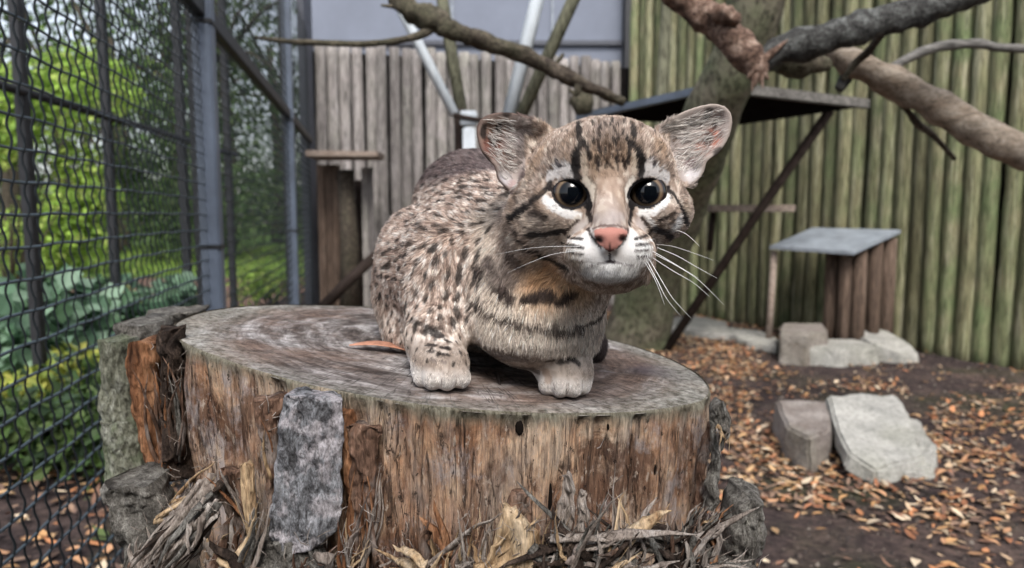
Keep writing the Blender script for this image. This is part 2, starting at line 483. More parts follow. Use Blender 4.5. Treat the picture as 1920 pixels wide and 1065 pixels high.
# ================================================================== vegetation beyond the mesh
def leaf_mat(name, trans=.35):
    m, nt, b = attr_mat(name, .55, .3)
    tr = nt.nodes.new('ShaderNodeBsdfTranslucent')
    a = [n for n in nt.nodes if n.type == 'ATTRIBUTE'][0]
    nt.links.new(a.outputs[0], tr.inputs[0])
    mx = nt.nodes.new('ShaderNodeMixShader'); mx.inputs[0].default_value = trans
    nt.links.new(b.outputs[0], mx.inputs[1]); nt.links.new(tr.outputs[0], mx.inputs[2])
    out = [n for n in nt.nodes if n.type == 'OUTPUT_MATERIAL'][0]
    nt.links.new(mx.outputs[0], out.inputs[0])
    return m
M['leaf'] = leaf_mat('leaf')
def leaves(n, centres, radii, size, cols, aspect=.5, shell=.35, up=0.3, weights=None):
    """n small folded leaves in ellipsoidal clumps -> verts, faces, colours"""
    nc = len(centres)
    ci = RNG.integers(0, nc, n) if weights is None else RNG.choice(nc, n, p=np.array(weights) / sum(weights))
    c = np.array(centres)[ci]; r = np.array(radii)[ci]
    d = RNG.normal(size=(n, 3)); d /= np.linalg.norm(d, axis=1)[:, None]
    rad = (shell + (1 - shell) * RNG.random(n)) ** .5
    p = c + d * r * rad[:, None]
    nrm_ = d + RNG.normal(0, .7, (n, 3)) + np.array([0, 0, up]); nrm_ /= np.linalg.norm(nrm_, axis=1)[:, None]
    t = np.cross(nrm_, RNG.normal(size=(n, 3))); t /= np.linalg.norm(t, axis=1)[:, None]
    s = np.cross(nrm_, t)
    L = size * RNG.uniform(.6, 1.3, n)[:, None]; w = L * aspect
    V = np.stack([p, p + t * L * .5 + s * w * .5 + nrm_ * L * .08, p + t * L, p + t * L * .5 - s * w * .5 + nrm_ * L * .08], 1).reshape(-1, 3)
    Fi = (np.arange(n)[:, None] * 4 + np.array([0, 1, 2, 3])[None])
    cc = np.array(cols)[RNG.integers(0, len(cols), n)] * RNG.uniform(.6, 1.35, (n, 1))
    cc = np.repeat(np.c_[np.clip(cc, 0, .9), np.ones(n)], 4, axis=0)
    return V, Fi, cc
def plant(name, label, cat, base, centres, radii, n, size, cols, stems=None, trunk_r=.03, aspect=.5, group=None, trunk=None):
    root = empty(name, base)
    tag(root, label, cat, group)
    V, Fi, cc = leaves(n, centres, radii, size, cols, aspect)
    part = 'crown' if trunk else 'foliage'
    mesh_obj(part, V, Fi, M['leaf'], root, False, cc)
    g = Geo()
    if trunk:
        g.add(tube_geo(smooth_path(trunk, 4), lerp_list([trunk_r * 1.3, trunk_r, trunk_r * .6], (len(trunk) - 1) * 4 + 1), 9, .15, 3))
        top = Vector(trunk[-1])
        for c in centres[:7]:
            g.add(tube_geo([top - Vector((0, 0, .6)), (top + Vector(c)) / 2, Vector(c)], [trunk_r * .5, trunk_r * .3, trunk_r * .1], 6))
        mesh_obj('trunk', g.v, g.f, M['bark_dark'], root)
    else:
        for c in centres[:8]:
            g.add(tube_geo([Vector(base), Vector(base) * .4 + Vector(c) * .6 + Vector((0, 0, -.02)), Vector(c)], [.012, .008, .004], 5))
        mesh_obj('stem', g.v, g.f, M['bark_dark'], root)
    return root
def gp(px, Y, z=0.0):
    return Vector(((px - 960) / F * Y, Y, z))
def clumps(c, r, k, sp):
    return [(c[0] + RNG.normal() * sp[0], c[1] + RNG.normal() * sp[1], c[2] + RNG.normal() * sp[2]) for _ in range(k)], [(r * RNG.uniform(.7, 1.3),) * 3 for _ in range(k)]
DG = [(.045, .085, .028), (.07, .125, .035), (.10, .15, .05), (.03, .055, .028)]
LG = [(.20, .33, .05), (.30, .46, .08), (.14, .24, .04), (.38, .48, .12)]
TG = [(.13, .24, .15), (.20, .32, .22), (.28, .42, .30), (.08, .15, .08)]
YG = [(.30, .34, .06), (.42, .42, .10), (.20, .26, .05), (.12, .18, .05)]
# low plants just outside the mesh
for i, (px, Y, h, cols, lab, nm, sz) in enumerate((
    (60, 2.75, .42, TG, 'bluish green broad leaved plant outside the mesh at the far left edge', 'hosta_plant', .10),
    (190, 3.05, .40, TG, 'bluish green broad leaved plant between the two dark outer posts', 'hosta_plant', .10),
    (262, 3.35, .30, YG, 'yellow green low shrub outside the mesh near the first steel post', 'low_shrub', .055),
    (335, 3.6, .26, YG, 'yellow green low shrub half hidden behind the first steel post', 'low_shrub', .055),
    (120, 2.4, .22, YG, 'yellow tinged low shrub under the bluish green plants', 'low_shrub', .05),
    (40, 2.0, .20, DG, 'dark green low plant outside the mesh at the bottom left', 'fern_plant', .06),
    (150, 1.95, .20, DG, 'dark green low plant outside the mesh beside the stump', 'fern_plant', .06),
    (505, 5.6, .30, LG, 'bright green tuft seen through the far bay of the mesh', 'low_shrub', .05))):
    b_ = gp(px, Y); b_.z = -.02
    ce, ra = clumps((b_.x, b_.y, h * .6), h * .42, 9, (h * .50, h * .4, h * .2))
    plant(nm, lab, 'plant', b_, ce, ra, 900, sz, cols, aspect=.75 if nm == 'hosta_plant' else .5, group='low plants outside the wire mesh')
# shrubs in the middle distance
for i, (px, Y, z, r, cols, lab) in enumerate((
    (15, 6.5, 1.6, .6, LG, 'sunlit lime green shrub at the far left edge beyond the mesh'),
    (150, 9.5, 2.5, .6, LG, 'lime green shrub between the two dark outer posts'),
    (300, 11, .9, .9, DG, 'green shrub beyond the path behind the middle of the mesh'),
    (110, 8.8, .6, .6, LG, 'low green shrub along the far side of the path'),
    (480, 12, .9, 1.2, DG, 'dark green shrub behind the far bay of the mesh'),
    (380, 13, 2.2, 1.4, DG, 'dark shrub directly behind the first steel post'))):
    b_ = gp(px, Y); b_.z = -.02
    ce, ra = clumps((b_.x, b_.y, z), r * .5, 10, (r * .6, r * .5, r * .4))
    plant('shrub', lab, 'shrub', b_, ce, ra, 2600, .10, cols, group='shrubs beyond the wire mesh')
for i, (px, Y, h, r, cols, lab) in enumerate((
    (20, 12, 6, 2.0, DG, 'tall dark tree at the far left edge beyond the mesh'),
    (120, 16, 7, 2.4, LG, 'loose tree with bright sky showing between its leaves'),
    (230, 14, 6.5, 2.2, DG, 'dark leafy tree behind the second outer post'),
    (330, 18, 8, 2.8, DG, 'tall dark tree left of the first steel post'),
    (430, 15, 7, 2.3, DG, 'dark tree filling the far bay of the mesh'),
    (520, 19, 8, 3.0, DG, 'dark tree beside the blue grey building'),
    (-60, 15, 7, 2.6, DG, 'dark tree beyond the frame edge'),
    (170, 24, 9, 3.4, DG, 'far tall tree closing the view behind the others'),
    (400, 26, 9, 3.6, DG, 'far dark tree behind the steel post'))):
    if px < 0: continue
    b_ = gp(px, Y)
    ce, ra = clumps((b_.x, b_.y, h * .52), r * .42, 26, (r * .55, r * .5, h * .24))
    tr = [(b_.x, b_.y, 0), (b_.x + .1, b_.y, h * .3), (b_.x - .05, b_.y, h * .65)]
    plant('leafy_tree', lab, 'tree', b_, ce, ra, 1500 if px < 200 else 3400, .17, cols, trunk=tr, trunk_r=.13, group='trees beyond the wire mesh')
hedge_c, hedge_r = [], []
for x in np.linspace(-24, 1, 34):
    for z in (.6, 1.7):
        hedge_c.append((x, 27 + RNG.normal(), z)); hedge_r.append((.9, .8, .9))
V, Fi, cc = leaves(16000, hedge_c, hedge_r, .22, DG)
o = mesh_obj('far_undergrowth', V, Fi, M['leaf'], None, False, cc); o['kind'] = 'stuff'
tag(o, 'dark mass of undergrowth closing the view far behind the mesh', 'undergrowth')
# grass tufts on the lawn
n = 14000
gx = RNG.uniform(-14, -2.4, n); gy = RNG.uniform(8.4, 16, n)
base = np.c_[gx, gy, np.full(n, -.015)]
tip = base + np.c_[RNG.normal(0, .03, n), RNG.normal(0, .03, n), RNG.uniform(.05, .14, n)]
sd_ = np.c_[RNG.normal(0, .008, n), RNG.normal(0, .008, n), np.zeros(n)]
V = np.stack([base - sd_, base + sd_, tip], 1).reshape(-1, 3)
cc = np.repeat(np.c_[np.array(LG)[RNG.integers(0, 4, n)] * RNG.uniform(.5, 1.1, (n, 1)), np.ones(n)], 3, axis=0)
o = mesh_obj('grass', V, np.arange(n * 3).reshape(-1, 3), M['leaf'], None, False, cc)
tag(o, 'bright green grass on the lawn beyond the path', 'grass', kind='stuff')

# ================================================================== stump
SC = Vector((-.0555, .606, 0))
RIM = [(315, 622), (322, 605), (345, 592), (380, 582), (450, 573), (600, 571), (740, 577), (900, 590), (1030, 605), (1130, 632), (1250, 668), (1315, 702), (1337, 730), (1325, 752), (1250, 768), (1100, 777), (950, 774), (800, 762), (650, 738), (500, 702), (400, 668), (340, 643)]
rp = [on_top(*p) for p in RIM]
rth = np.array([math.atan2(p.y - SC.y, p.x - SC.x) for p in rp]); rr_ = np.array([math.hypot(p.y - SC.y, p.x - SC.x) for p in rp])
od = np.argsort(rth); rth, rr_ = rth[od], rr_[od]
def rim_r(t):
    t = (t + math.pi) % (2 * math.pi) - math.pi
    return float(np.interp(t, rth, rr_, period=2 * math.pi))
def stump_r(t, depth):
    """radius of the bare wood at angle t and depth below the rim"""
    r = rim_r(t) - .05 * depth - .0015
    c, s = math.cos(t), math.sin(t)
    f = noise.fractal(Vector((c * 9, s * 9, depth * 6)), .9, 2, 5) * .0050
    f += abs(noise.noise(Vector((c * 34, s * 34, depth * 5)))) * -.0042
    f += noise.noise(Vector((c * 110, s * 110, depth * 12))) * .0010
    # the torn left flank is hollowed out behind the bark
    px_t = math.degrees(t)
    hollow = max(0, 1 - abs(px_t + 170 if px_t < 0 else px_t - 190) / 22)
    f -= .010 * hollow * min(1, depth / .01)
    k = min(1.0, depth / .006)
    f += -.0035 * max(0, noise.noise(Vector((c * 20 + 4, s * 20, depth * 10))) - .12) * 3
    return r + f * k
st = empty('tree_stump', (SC.x, SC.y, 0))
tag(st, 'broad weathered tree stump with torn bark that the cat crouches on', 'stump')
NT = 720
depths = [0, .0008, .002, .004, .007] + list(np.linspace(.010, .16, 76)) + list(np.linspace(.18, .66, 16))
V, Fc = [], []
for d in depths:
    for i in range(NT):
        t = 2 * math.pi * i / NT
        r = stump_r(t, d) - (.0016 if d == 0 else .0005 if d == .0008 else 0)
        if d > .3: r += (d - .3) * .12
        x = SC.x + r * math.cos(t); y = SC.y + r * math.sin(t)
        z = top_z(x) - d
        V.append((x, y, max(z, -.03)))
nd_ = len(depths)
for j in range(nd_ - 1):
    for i in range(NT):
        i2 = (i + 1) % NT
        Fc.append((j * NT + i, (j + 1) * NT + i, (j + 1) * NT + i2, j * NT + i2))
def side_mat():
    m, nt, b = new_mat('stump_side_wood', .85, .15)
    co = obj_coords(nt)
    def mp(s):
        q = nt.nodes.new('ShaderNodeMapping'); q.inputs['Scale'].default_value = s; nt.links.new(co, q.inputs[0]); return q.outputs[0]
    big = tex_noise(nt, mp((22, 22, 14)), 1.0, 9, .7, .5)
    fib = tex_noise(nt, mp((420, 420, 46)), 1.0, 8, .8, .5)
    med = tex_noise(nt, mp((75, 75, 20)), 1.0, 9, .72, .4)
    c = ramp(nt, big, [(.32, (.10, .052, .034)), (.42, (.34, .185, .11)), (.50, (.54, .35, .23)), (.58, (.64, .46, .32)), (.68, (.40, .34, .30))])
    c = mixc(nt, ramp(nt, med, [(.42, (0, 0, 0)), (.62, (.75, .75, .75))]), c, (.27, .225, .20))
    c = mixc(nt, ramp(nt, tex_noise(nt, mp((17, 17, 9)), 1.0, 7, .7, .8), [(.50, (0, 0, 0)), (.57, (.8, .8, .8))]), c, (.13, .066, .042))
    c = mixc(nt, ramp(nt, tex_noise(nt, mp((13, 13, 8)), 1.7, 7, .7, .8), [(.54, (0, 0, 0)), (.60, (.75, .75, .75))]), c, (.60, .47, .36))
    c = mixc(nt, ramp(nt, tex_noise(nt, mp((48, 48, 12)), 1.3, 8, .68), [(.56, (0, 0, 0)), (.65, (.85, .85, .85))]), c, (.055, .034, .028))
    c = mixc(nt, ramp(nt, tex_noise(nt, mp((26, 26, 18)), 1.0, 9, .75), [(.53, (0, 0, 0)), (.63, (.8, .8, .8))]), c, (.40, .36, .36))
    c = mixc(nt, .85, c, ramp(nt, fib, [(.34, (.16, .13, .12)), (.5, (1.05, 1.05, 1.05)), (.66, (1.7, 1.65, 1.6))]), 'MULTIPLY')
    crk = tex_noise(nt, mp((95, 95, 7)), 1.0, 5, .6, .6)
    c = mixc(nt, ramp(nt, crk, [(.490, (0, 0, 0)), (.498, (.8, .8, .8)), (.502, (.8, .8, .8)), (.510, (0, 0, 0))]), c, (.05, .032, .026))
    flk = tex_noise(nt, mp((260, 260, 90)), 1.0, 4, .7)
    c = mixc(nt, ramp(nt, flk, [(.60, (0, 0, 0)), (.66, (.8, .8, .8))]), c, (.58, .48, .40))
    c = mixc(nt, ramp(nt, tex_noise(nt, mp((210, 210, 120)), 1.0, 4, .7), [(.62, (0, 0, 0)), (.67, (.9, .9, .9))]), c, (.03, .02, .016))
    # greyed rim and grey-green algae just under the cut
    sep = nt.nodes.new('ShaderNodeSeparateXYZ'); nt.links.new(co, sep.inputs[0])
    zz = nt.nodes.new('ShaderNodeMath'); zz.operation = 'MULTIPLY_ADD'; zz.inputs[1].default_value = .12; nt.links.new(sep.outputs[0], zz.inputs[0]); nt.links.new(sep.outputs[2], zz.inputs[2])
    nz = nt.nodes.new('ShaderNodeMath'); nz.operation = 'MULTIPLY_ADD'; nz.inputs[1].default_value = .030; nt.links.new(tex_noise(nt, mp((40, 40, 40)), 1, 5, .6), nz.inputs[0]); nt.links.new(zz.outputs[0], nz.inputs[2])
    mr = nt.nodes.new('ShaderNodeMapRange'); zt = EYE_Z - TOP_H - .12 * SC.x
    zt = (EYE_Z - TOP_H) + (-.12 * SC.x) * 1.0
    mr.inputs[1].default_value = zt + .002; mr.inputs[2].default_value = zt + .014
    nt.links.new(nz.outputs[0], mr.inputs[0])
    c = mixc(nt, mr.outputs[0], c, ramp(nt, fib, [(.35, (.08, .07, .045)), (.6, (.30, .28, .22))]))
    nt.links.new(c, b.inputs['Base Color'])
    h = nt.nodes.new('ShaderNodeMath'); h.operation = 'ADD'; nt.links.new(fib, h.inputs[0]); nt.links.new(med, h.inputs[1])
    h3 = nt.nodes.new('ShaderNodeMath'); h3.operation = 'ADD'; nt.links.new(h.outputs[0], h3.inputs[0]); nt.links.new(ramp(nt, crk, [(.485, (1, 1, 1)), (.5, (.4, .4, .4)), (.515, (1, 1, 1))]), h3.inputs[1])
    bump(nt, b, h3.outputs[0], 1.0, .0030)
    return m
M['side'] = side_mat()
mesh_obj('bare_wood', V, Fc, M['side'], st)
# cut face
def top_mat():
    m, nt, b = new_mat('stump_cut_face', .8, .2)
    co = obj_coords(nt)
    def mp(s, src=co):
        q = nt.nodes.new('ShaderNodeMapping'); q.inputs['Scale'].default_value = s; nt.links.new(src, q.inputs[0]); return q.outputs[0]
    sep = nt.nodes.new('ShaderNodeSeparateXYZ'); nt.links.new(co, sep.inputs[0])
    flat = nt.nodes.new('ShaderNodeCombineXYZ'); nt.links.new(sep.outputs[0], flat.inputs[0]); nt.links.new(sep.outputs[1], flat.inputs[1])
    ln = nt.nodes.new('ShaderNodeVectorMath'); ln.operation = 'LENGTH'; nt.links.new(flat.outputs[0], ln.inputs[0])
    wob = tex_noise(nt, mp((7, 7, 1)), 1, 4, .6)
    rr = nt.nodes.new('ShaderNodeMath'); rr.operation = 'MULTIPLY_ADD'; rr.inputs[1].default_value = .035; nt.links.new(wob, rr.inputs[0]); nt.links.new(ln.outputs['Value'], rr.inputs[2])
    nrm_ = nt.nodes.new('ShaderNodeVectorMath'); nrm_.operation = 'NORMALIZE'; nt.links.new(flat.outputs[0], nrm_.inputs[0])
    sepn = nt.nodes.new('ShaderNodeSeparateXYZ'); nt.links.new(nrm_.outputs[0], sepn.inputs[0])
    def rv(rs, ts):
        cb = nt.nodes.new('ShaderNodeCombineXYZ')
        a = nt.nodes.new('ShaderNodeMath'); a.operation = 'MULTIPLY'; a.inputs[1].default_value = rs; nt.links.new(rr.outputs[0], a.inputs[0]); nt.links.new(a.outputs[0], cb.inputs[0])
        for k in (0, 1):
            a = nt.nodes.new('ShaderNodeMath'); a.operation = 'MULTIPLY'; a.inputs[1].default_value = ts; nt.links.new(sepn.outputs[k], a.inputs[0]); nt.links.new(a.outputs[0], cb.inputs[k + 1])
        return cb.outputs[0]
    ring = tex_noise(nt, rv(260, 3), 1, 6, .75)
    ring2 = tex_noise(nt, rv(60, 2.5), 1, 6, .65)
    fine = tex_noise(nt, mp((160, 160, 160)), 1, 6, .75)
    pat = tex_noise(nt, mp((11, 11, 1)), 1, 6, .65, .4)
    saw = tex_noise(nt, mp((10, 95, 1)), 1, 6, .7)
    c = ramp(nt, ring2, [(.34, (.05, .04, .037)), (.46, (.145, .125, .118)), (.55, (.27, .25, .245)), (.66, (.46, .445, .445))])
    c = mixc(nt, ramp(nt, pat, [(.44, (0, 0, 0)), (.60, (.75, .75, .75))]), c, (.17, .115, .09))
    c = mixc(nt, .7, c, ramp(nt, ring, [(.35, (.35, .32, .31)), (.5, (.95, .95, .95)), (.65, (1.45, 1.45, 1.45))]), 'MULTIPLY')
    c = mixc(nt, .7, c, ramp(nt, fine, [(.36, (.3, .27, .26)), (.5, (1, 1, 1)), (.66, (1.5, 1.5, 1.5))]), 'MULTIPLY')
    c = mixc(nt, .6, c, ramp(nt, saw, [(.36, (.40, .38, .37)), (.52, (1, 1, 1)), (.66, (1.35, 1.35, 1.35))]), 'MULTIPLY')
    # darker purplish patch towards the right rim
    d2 = nt.nodes.new('ShaderNodeVectorMath'); d2.operation = 'DISTANCE'; nt.links.new(flat.outputs[0], d2.inputs[0])
    q0 = on_top(1265, 700); d2.inputs[1].default_value = (q0.x - SC.x, q0.y - SC.y, 0)
    d3 = nt.nodes.new('ShaderNodeMath'); d3.operation = 'MULTIPLY_ADD'; d3.inputs[1].default_value = .05; nt.links.new(pat, d3.inputs[0]); nt.links.new(d2.outputs['Value'], d3.inputs[2])
    c = mixc(nt, ramp(nt, d3.outputs[0], [(.045, (.8, .8, .8)), (.075, (0, 0, 0))]), c, (.085, .065, .075))
    # fine radial drying cracks
    ck = tex_noise(nt, rv(9, 16), 1, 3, .5)
    c = mixc(nt, ramp(nt, ck, [(.485, (0, 0, 0)), (.50, (.9, .9, .9)), (.515, (0, 0, 0))]), c, (.03, .024, .022))
    # mossy grey-green edge
    ed = ramp(nt, ln.outputs['Value'], [(.170, (0, 0, 0)), (.205, (.55, .55, .55))])
    mg = mixc(nt, ramp(nt, fine, [(.4, (0, 0, 0)), (.6, (1, 1, 1))]), (.07, .07, .05), (.42, .42, .38))
    c = mixc(nt, ed, c, mg)
    nt.links.new(c, b.inputs['Base Color'])
    h = nt.nodes.new('ShaderNodeMath'); h.operation = 'ADD'; nt.links.new(ring, h.inputs[0])
    h2 = nt.nodes.new('ShaderNodeMath'); h2.operation = 'ADD'; nt.links.new(saw, h2.inputs[0]); nt.links.new(fine, h2.inputs[1]); nt.links.new(h2.outputs[0], h.inputs[1])
    bump(nt, b, h.outputs[0], .9, .0016)
    return m
V, Fc = [], []
NR = 90
for j in range(NR + 1):
    for i in range(360):
        t = 2 * math.pi * i / 360
        r = (rim_r(t) - .0025) * (j / NR)
        x = SC.x + r * math.cos(t); y = SC.y + r * math.sin(t)
        e = .0012 * noise.noise(Vector((r * 90, math.cos(t) * 1.5, math.sin(t) * 1.5))) + .0010 * noise.noise(Vector((x * 20, y * 60, 0)))
        e *= min(1, (NR - j) / 8)
        pw = 0
        V.append((x, y, top_z(x) + e - .0004 - (.0012 if j == NR else 0)))
for j in range(NR):
    for i in range(360):
        i2 = (i + 1) % 360
        Fc.append((j * 360 + i, (j + 1) * 360 + i, (j + 1) * 360 + i2, j * 360 + i2))
mesh_obj('cut_face', V, Fc, top_mat(), st)

def slab_geo(rows, Y, thick, bulge=.35, nf=34, nb=8, nrow=80, rough=.0018, seed=0, fr=160, yslope=0.0, crack=1.0, big=False):
    """a chunk lofted down rows of (py, x left, x right); front bulges, back lies `thick` behind"""
    R = np.array(rows, float)
    t = np.linspace(0, 1, nrow)
    py = np.interp(t, np.linspace(0, 1, len(R)), R[:, 0]); xl = np.interp(t, np.linspace(0, 1, len(R)), R[:, 1]); xr = np.interp(t, np.linspace(0, 1, len(R)), R[:, 2])
    V, Fc = [], []
    nc = nf + nb
    for j in range(nrow):
        yy = Y + yslope * t[j]
        for k in range(nc):
            if k < nf:
                s = k / (nf - 1); dep = yy - thick * bulge * math.sin(math.pi * s) ** .5
            else:
                s = 1 - (k - nf + 1) / (nb + 1); dep = yy + thick * (.55 + .45 * math.sin(math.pi * s))
            p = W(xl[j] + (xr[j] - xl[j]) * s, py[j] - (4 * math.sin(s * 7 + seed) if j == 0 else 0), yy)
            p = Vector((p.x, dep, p.z))
            n_ = Vector((noise.noise(p * fr + Vector((seed, 0, 0))), noise.noise(p * fr + Vector((0, seed, 9))), noise.noise(p * fr + Vector((5, 0, seed)))))
            n2 = Vector((noise.noise(p * fr * .3 + Vector((seed, 0, 0))), noise.noise(p * fr * .3 + Vector((0, seed, 9))), 0))
            q_ = Vector((p.x * 1.6, p.y, p.z * .5)) * fr * .55 + Vector((seed * 3, 0, 0))
            rd = (1 - abs(noise.noise(q_)) * 3.2); rd2 = (1 - abs(noise.noise(q_ * 2.7)) * 3)
            p2 = p + n_ * rough * .7 + n2 * rough * (1.2 if big else 2)
            if k < nf: p2.y += (max(rd, 0) * 1.1 + max(rd2, 0) * .5) * rough * crack
            V.append(p2)
    for j in range(nrow - 1):
        for k in range(nc):
            k2 = (k + 1) % nc
            Fc.append((j * nc + k, (j + 1) * nc + k, (j + 1) * nc + k2, j * nc + k2))
    # caps as fans
    for j, rev in ((0, False), (nrow - 1, True)):
        c = sum((V[j * nc + k] for k in range(nc)), Vector()) / nc
        V.append(c); ci = len(V) - 1
        for k in range(nc):
            k2 = (k + 1) % nc
            f_ = (ci, j * nc + k, j * nc + k2)
            Fc.append(f_[::-1] if rev else f_)
    return V, Fc
def bark_mat(name, stops, extra=None, scale=60, zs=.45):
    m, nt, b = new_mat(name, .9, .15)
    co = obj_coords(nt)
    q = nt.nodes.new('ShaderNodeMapping'); q.inputs['Scale'].default_value = (1, 1, zs); nt.links.new(co, q.inputs[0])
    n = tex_noise(nt, q.outputs[0], scale, 10, .72, .5)
    f = tex_noise(nt, q.outputs[0], scale * 7, 6, .7)
    c = ramp(nt, n, stops)
    if extra: c = mixc(nt, ramp(nt, tex_noise(nt, co, scale * .55, 6, .6), [(.50, (0, 0, 0)), (.60, (.9, .9, .9))]), c, extra)
    c = mixc(nt, .8, c, ramp(nt, f, [(.36, (.3, .28, .27)), (.5, (1, 1, 1)), (.66, (1.5, 1.5, 1.5))]), 'MULTIPLY')
    nt.links.new(c, b.inputs['Base Color'])
    h = nt.nodes.new('ShaderNodeMath'); h.operation = 'ADD'; nt.links.new(n, h.inputs[0]); nt.links.new(f, h.inputs[1])
    bump(nt, b, h.outputs[0], 1.0, .003)
    return m
M['bk_blue'] = bark_mat('lichen_grey_bark', [(.35, (.030, .028, .030)), (.46, (.13, .13, .14)), (.56, (.30, .31, .335)), (.68, (.47, .47, .51))], (.52, .49, .52), 120, .45)
M['bk_green'] = bark_mat('green_grey_bark', [(.32, (.05, .05, .038)), (.5, (.17, .175, .135)), (.68, (.33, .34, .30))], (.13, .15, .10))
M['bk_orange'] = bark_mat('orange_inner_bark', [(.34, (.06, .028, .017)), (.48, (.24, .11, .055)), (.6, (.42, .23, .13)), (.72, (.52, .36, .25))], None, 70, .15)
M['bk_brown'] = bark_mat('brown_inner_bark', [(.34, (.045, .027, .020)), (.5, (.17, .10, .07)), (.68, (.34, .23, .17))], (.25, .21, .19), 70, .15)
M['bk_pale'] = bark_mat('pale_shredded_bark', [(.34, (.13, .10, .085)), (.5, (.34, .29, .255)), (.68, (.56, .52, .49))], None, 80, .2)
M['bk_cream'] = bark_mat('fresh_cream_wood', [(.34, (.22, .12, .06)), (.5, (.50, .36, .22)), (.68, (.66, .54, .40))], None, 60, .15)
M['bk_grey'] = bark_mat('speckled_grey_bark', [(.34, (.055, .05, .045)), (.5, (.17, .16, .145)), (.68, (.38, .37, .34))], None, 130, .6)
M['bk_dark'] = bark_mat('dark_crumbled_bark', [(.34, (.012, .009, .008)), (.5, (.05, .035, .028)), (.68, (.13, .095, .075))], None, 110, .6)
SLABS = [
 # rows (py, xl, xr), depth, thickness, material, label
 ([(638, 186, 240), (650, 184, 246), (700, 187, 248), (760, 190, 252), (790, 194, 256), (800, 196, 254)], .560, .030, 'bk_green', 'green grey bark slab at the outer left edge', {}),
 ([(790, 190, 250), (840, 193, 262), (900, 198, 268), (960, 202, 262)], .555, .028, 'bk_green', 'lower mossy bark slab at the outer left edge', {}),
 ([(606, 214, 290), (618, 216, 300), (650, 236, 300)], .600, .05, 'bk_grey', None, {}),
 ([(585, 280, 372), (596, 268, 360), (612, 262, 330)], .690, .05, 'bk_grey', None, {}),
 ([(640, 240, 300), (700, 244, 292), (760, 248, 296), (830, 262, 304), (895, 282, 312), (905, 290, 306)], .520, .024, 'bk_orange', 'orange brown inner bark strip', {}),
 ([(618, 290, 336), (680, 296, 348), (760, 300, 340), (840, 310, 345), (900, 318, 352)], .500, .02, 'bk_dark', None, dict(rough=.0045, fr=120)),
 ([(905, 200, 290), (918, 197, 300), (980, 208, 306), (1040, 232, 300), (1080, 240, 300)], .470, .04, 'bk_grey', 'grey speckled bark lump at the lower left', dict(rough=.003)),
 ([(744, 530, 612), (750, 528, 640), (800, 522, 642), (860, 516, 640), (940, 510, 640), (1000, 500, 630), (1030, 520, 590)], .402, .024, 'bk_blue', 'thick lichen grey bark slab standing off the front', dict(rough=.0016, bulge=.22, fr=200, crack=1.5, big=True)),
 ([(748, 478, 530), (790, 482, 520), (850, 488, 515), (920, 496, 512), (950, 498, 508)], .418, .012, 'bk_brown', None, {}),
 ([(798, 650, 715), (830, 650, 712), (900, 660, 700), (980, 664, 694), (1065, 655, 690), (1100, 650, 685)], .408, .012, 'bk_brown', None, dict(rough=.0026)),
 ([(770, 636, 662), (850, 640, 668), (950, 645, 675), (1090, 640, 680)], .412, .012, 'bk_orange', None, {}),
 ([(1010, 480, 600), (1060, 470, 600), (1110, 480, 600)], .405, .02, 'bk_grey', None, dict(rough=.003)),
 ([(885, 405, 470), (930, 410, 480), (1000, 440, 480), (1090, 450, 470)], .420, .012, 'bk_brown', None, dict(rough=.0025)),
 ([(872, 448, 474), (930, 452, 480), (1010, 462, 482), (1048, 470, 478)], .408, .006, 'bk_cream', 'pale pointed splinter at the front', dict(rough=.001)),
 ([(955, 940, 972), (1000, 930, 1010), (1050, 918, 1012), (1065, 914, 1010), (1100, 915, 1010)], .385, .010, 'bk_cream', 'fresh cream wood chip at the bottom', dict(rough=.001)),
 ([(892, 1052, 1072), (930, 1044, 1082), (985, 1034, 1086), (1030, 1028, 1075)], .392, .008, 'bk_pale', None, dict(rough=.003)),
 ([(928, 1088, 1108), (960, 1086, 1112), (1010, 1076, 1100)], .394, .007, 'bk_pale', None, dict(rough=.0025)),
 ([(925, 955, 982), (955, 948, 995), (985, 945, 990)], .390, .008, 'bk_brown', None, dict(rough=.002)),
 ([(756, 1340, 1368), (770, 1330, 1372), (800, 1334, 1364), (860, 1330, 1356), (940, 1322, 1346), (960, 1322, 1342)], .470, .010, 'bk_grey', 'peeling grey bark stick at the right edge', dict(rough=.003)),
 ([(925, 1388, 1412), (940, 1376, 1440), (1000, 1364, 1440), (1065, 1350, 1418), (1110, 1345, 1412)], .455, .030, 'bk_grey', 'speckled grey bark log end at the lower right', dict(rough=.003)),
 ([(800, 1322, 1334), (880, 1312, 1328), (950, 1304, 1322)], .480, .008, 'bk_brown', None, dict(rough=.002)),
]
for i, (rows_, Y, th, mt, lab, kw) in enumerate(SLABS):
    g = slab_geo(rows_, Y, th, seed=i * 2.7, **kw)
    o = mesh_obj('bark_slab', g[0], g[1], M[mt], st)
    if lab: o['label'] = lab
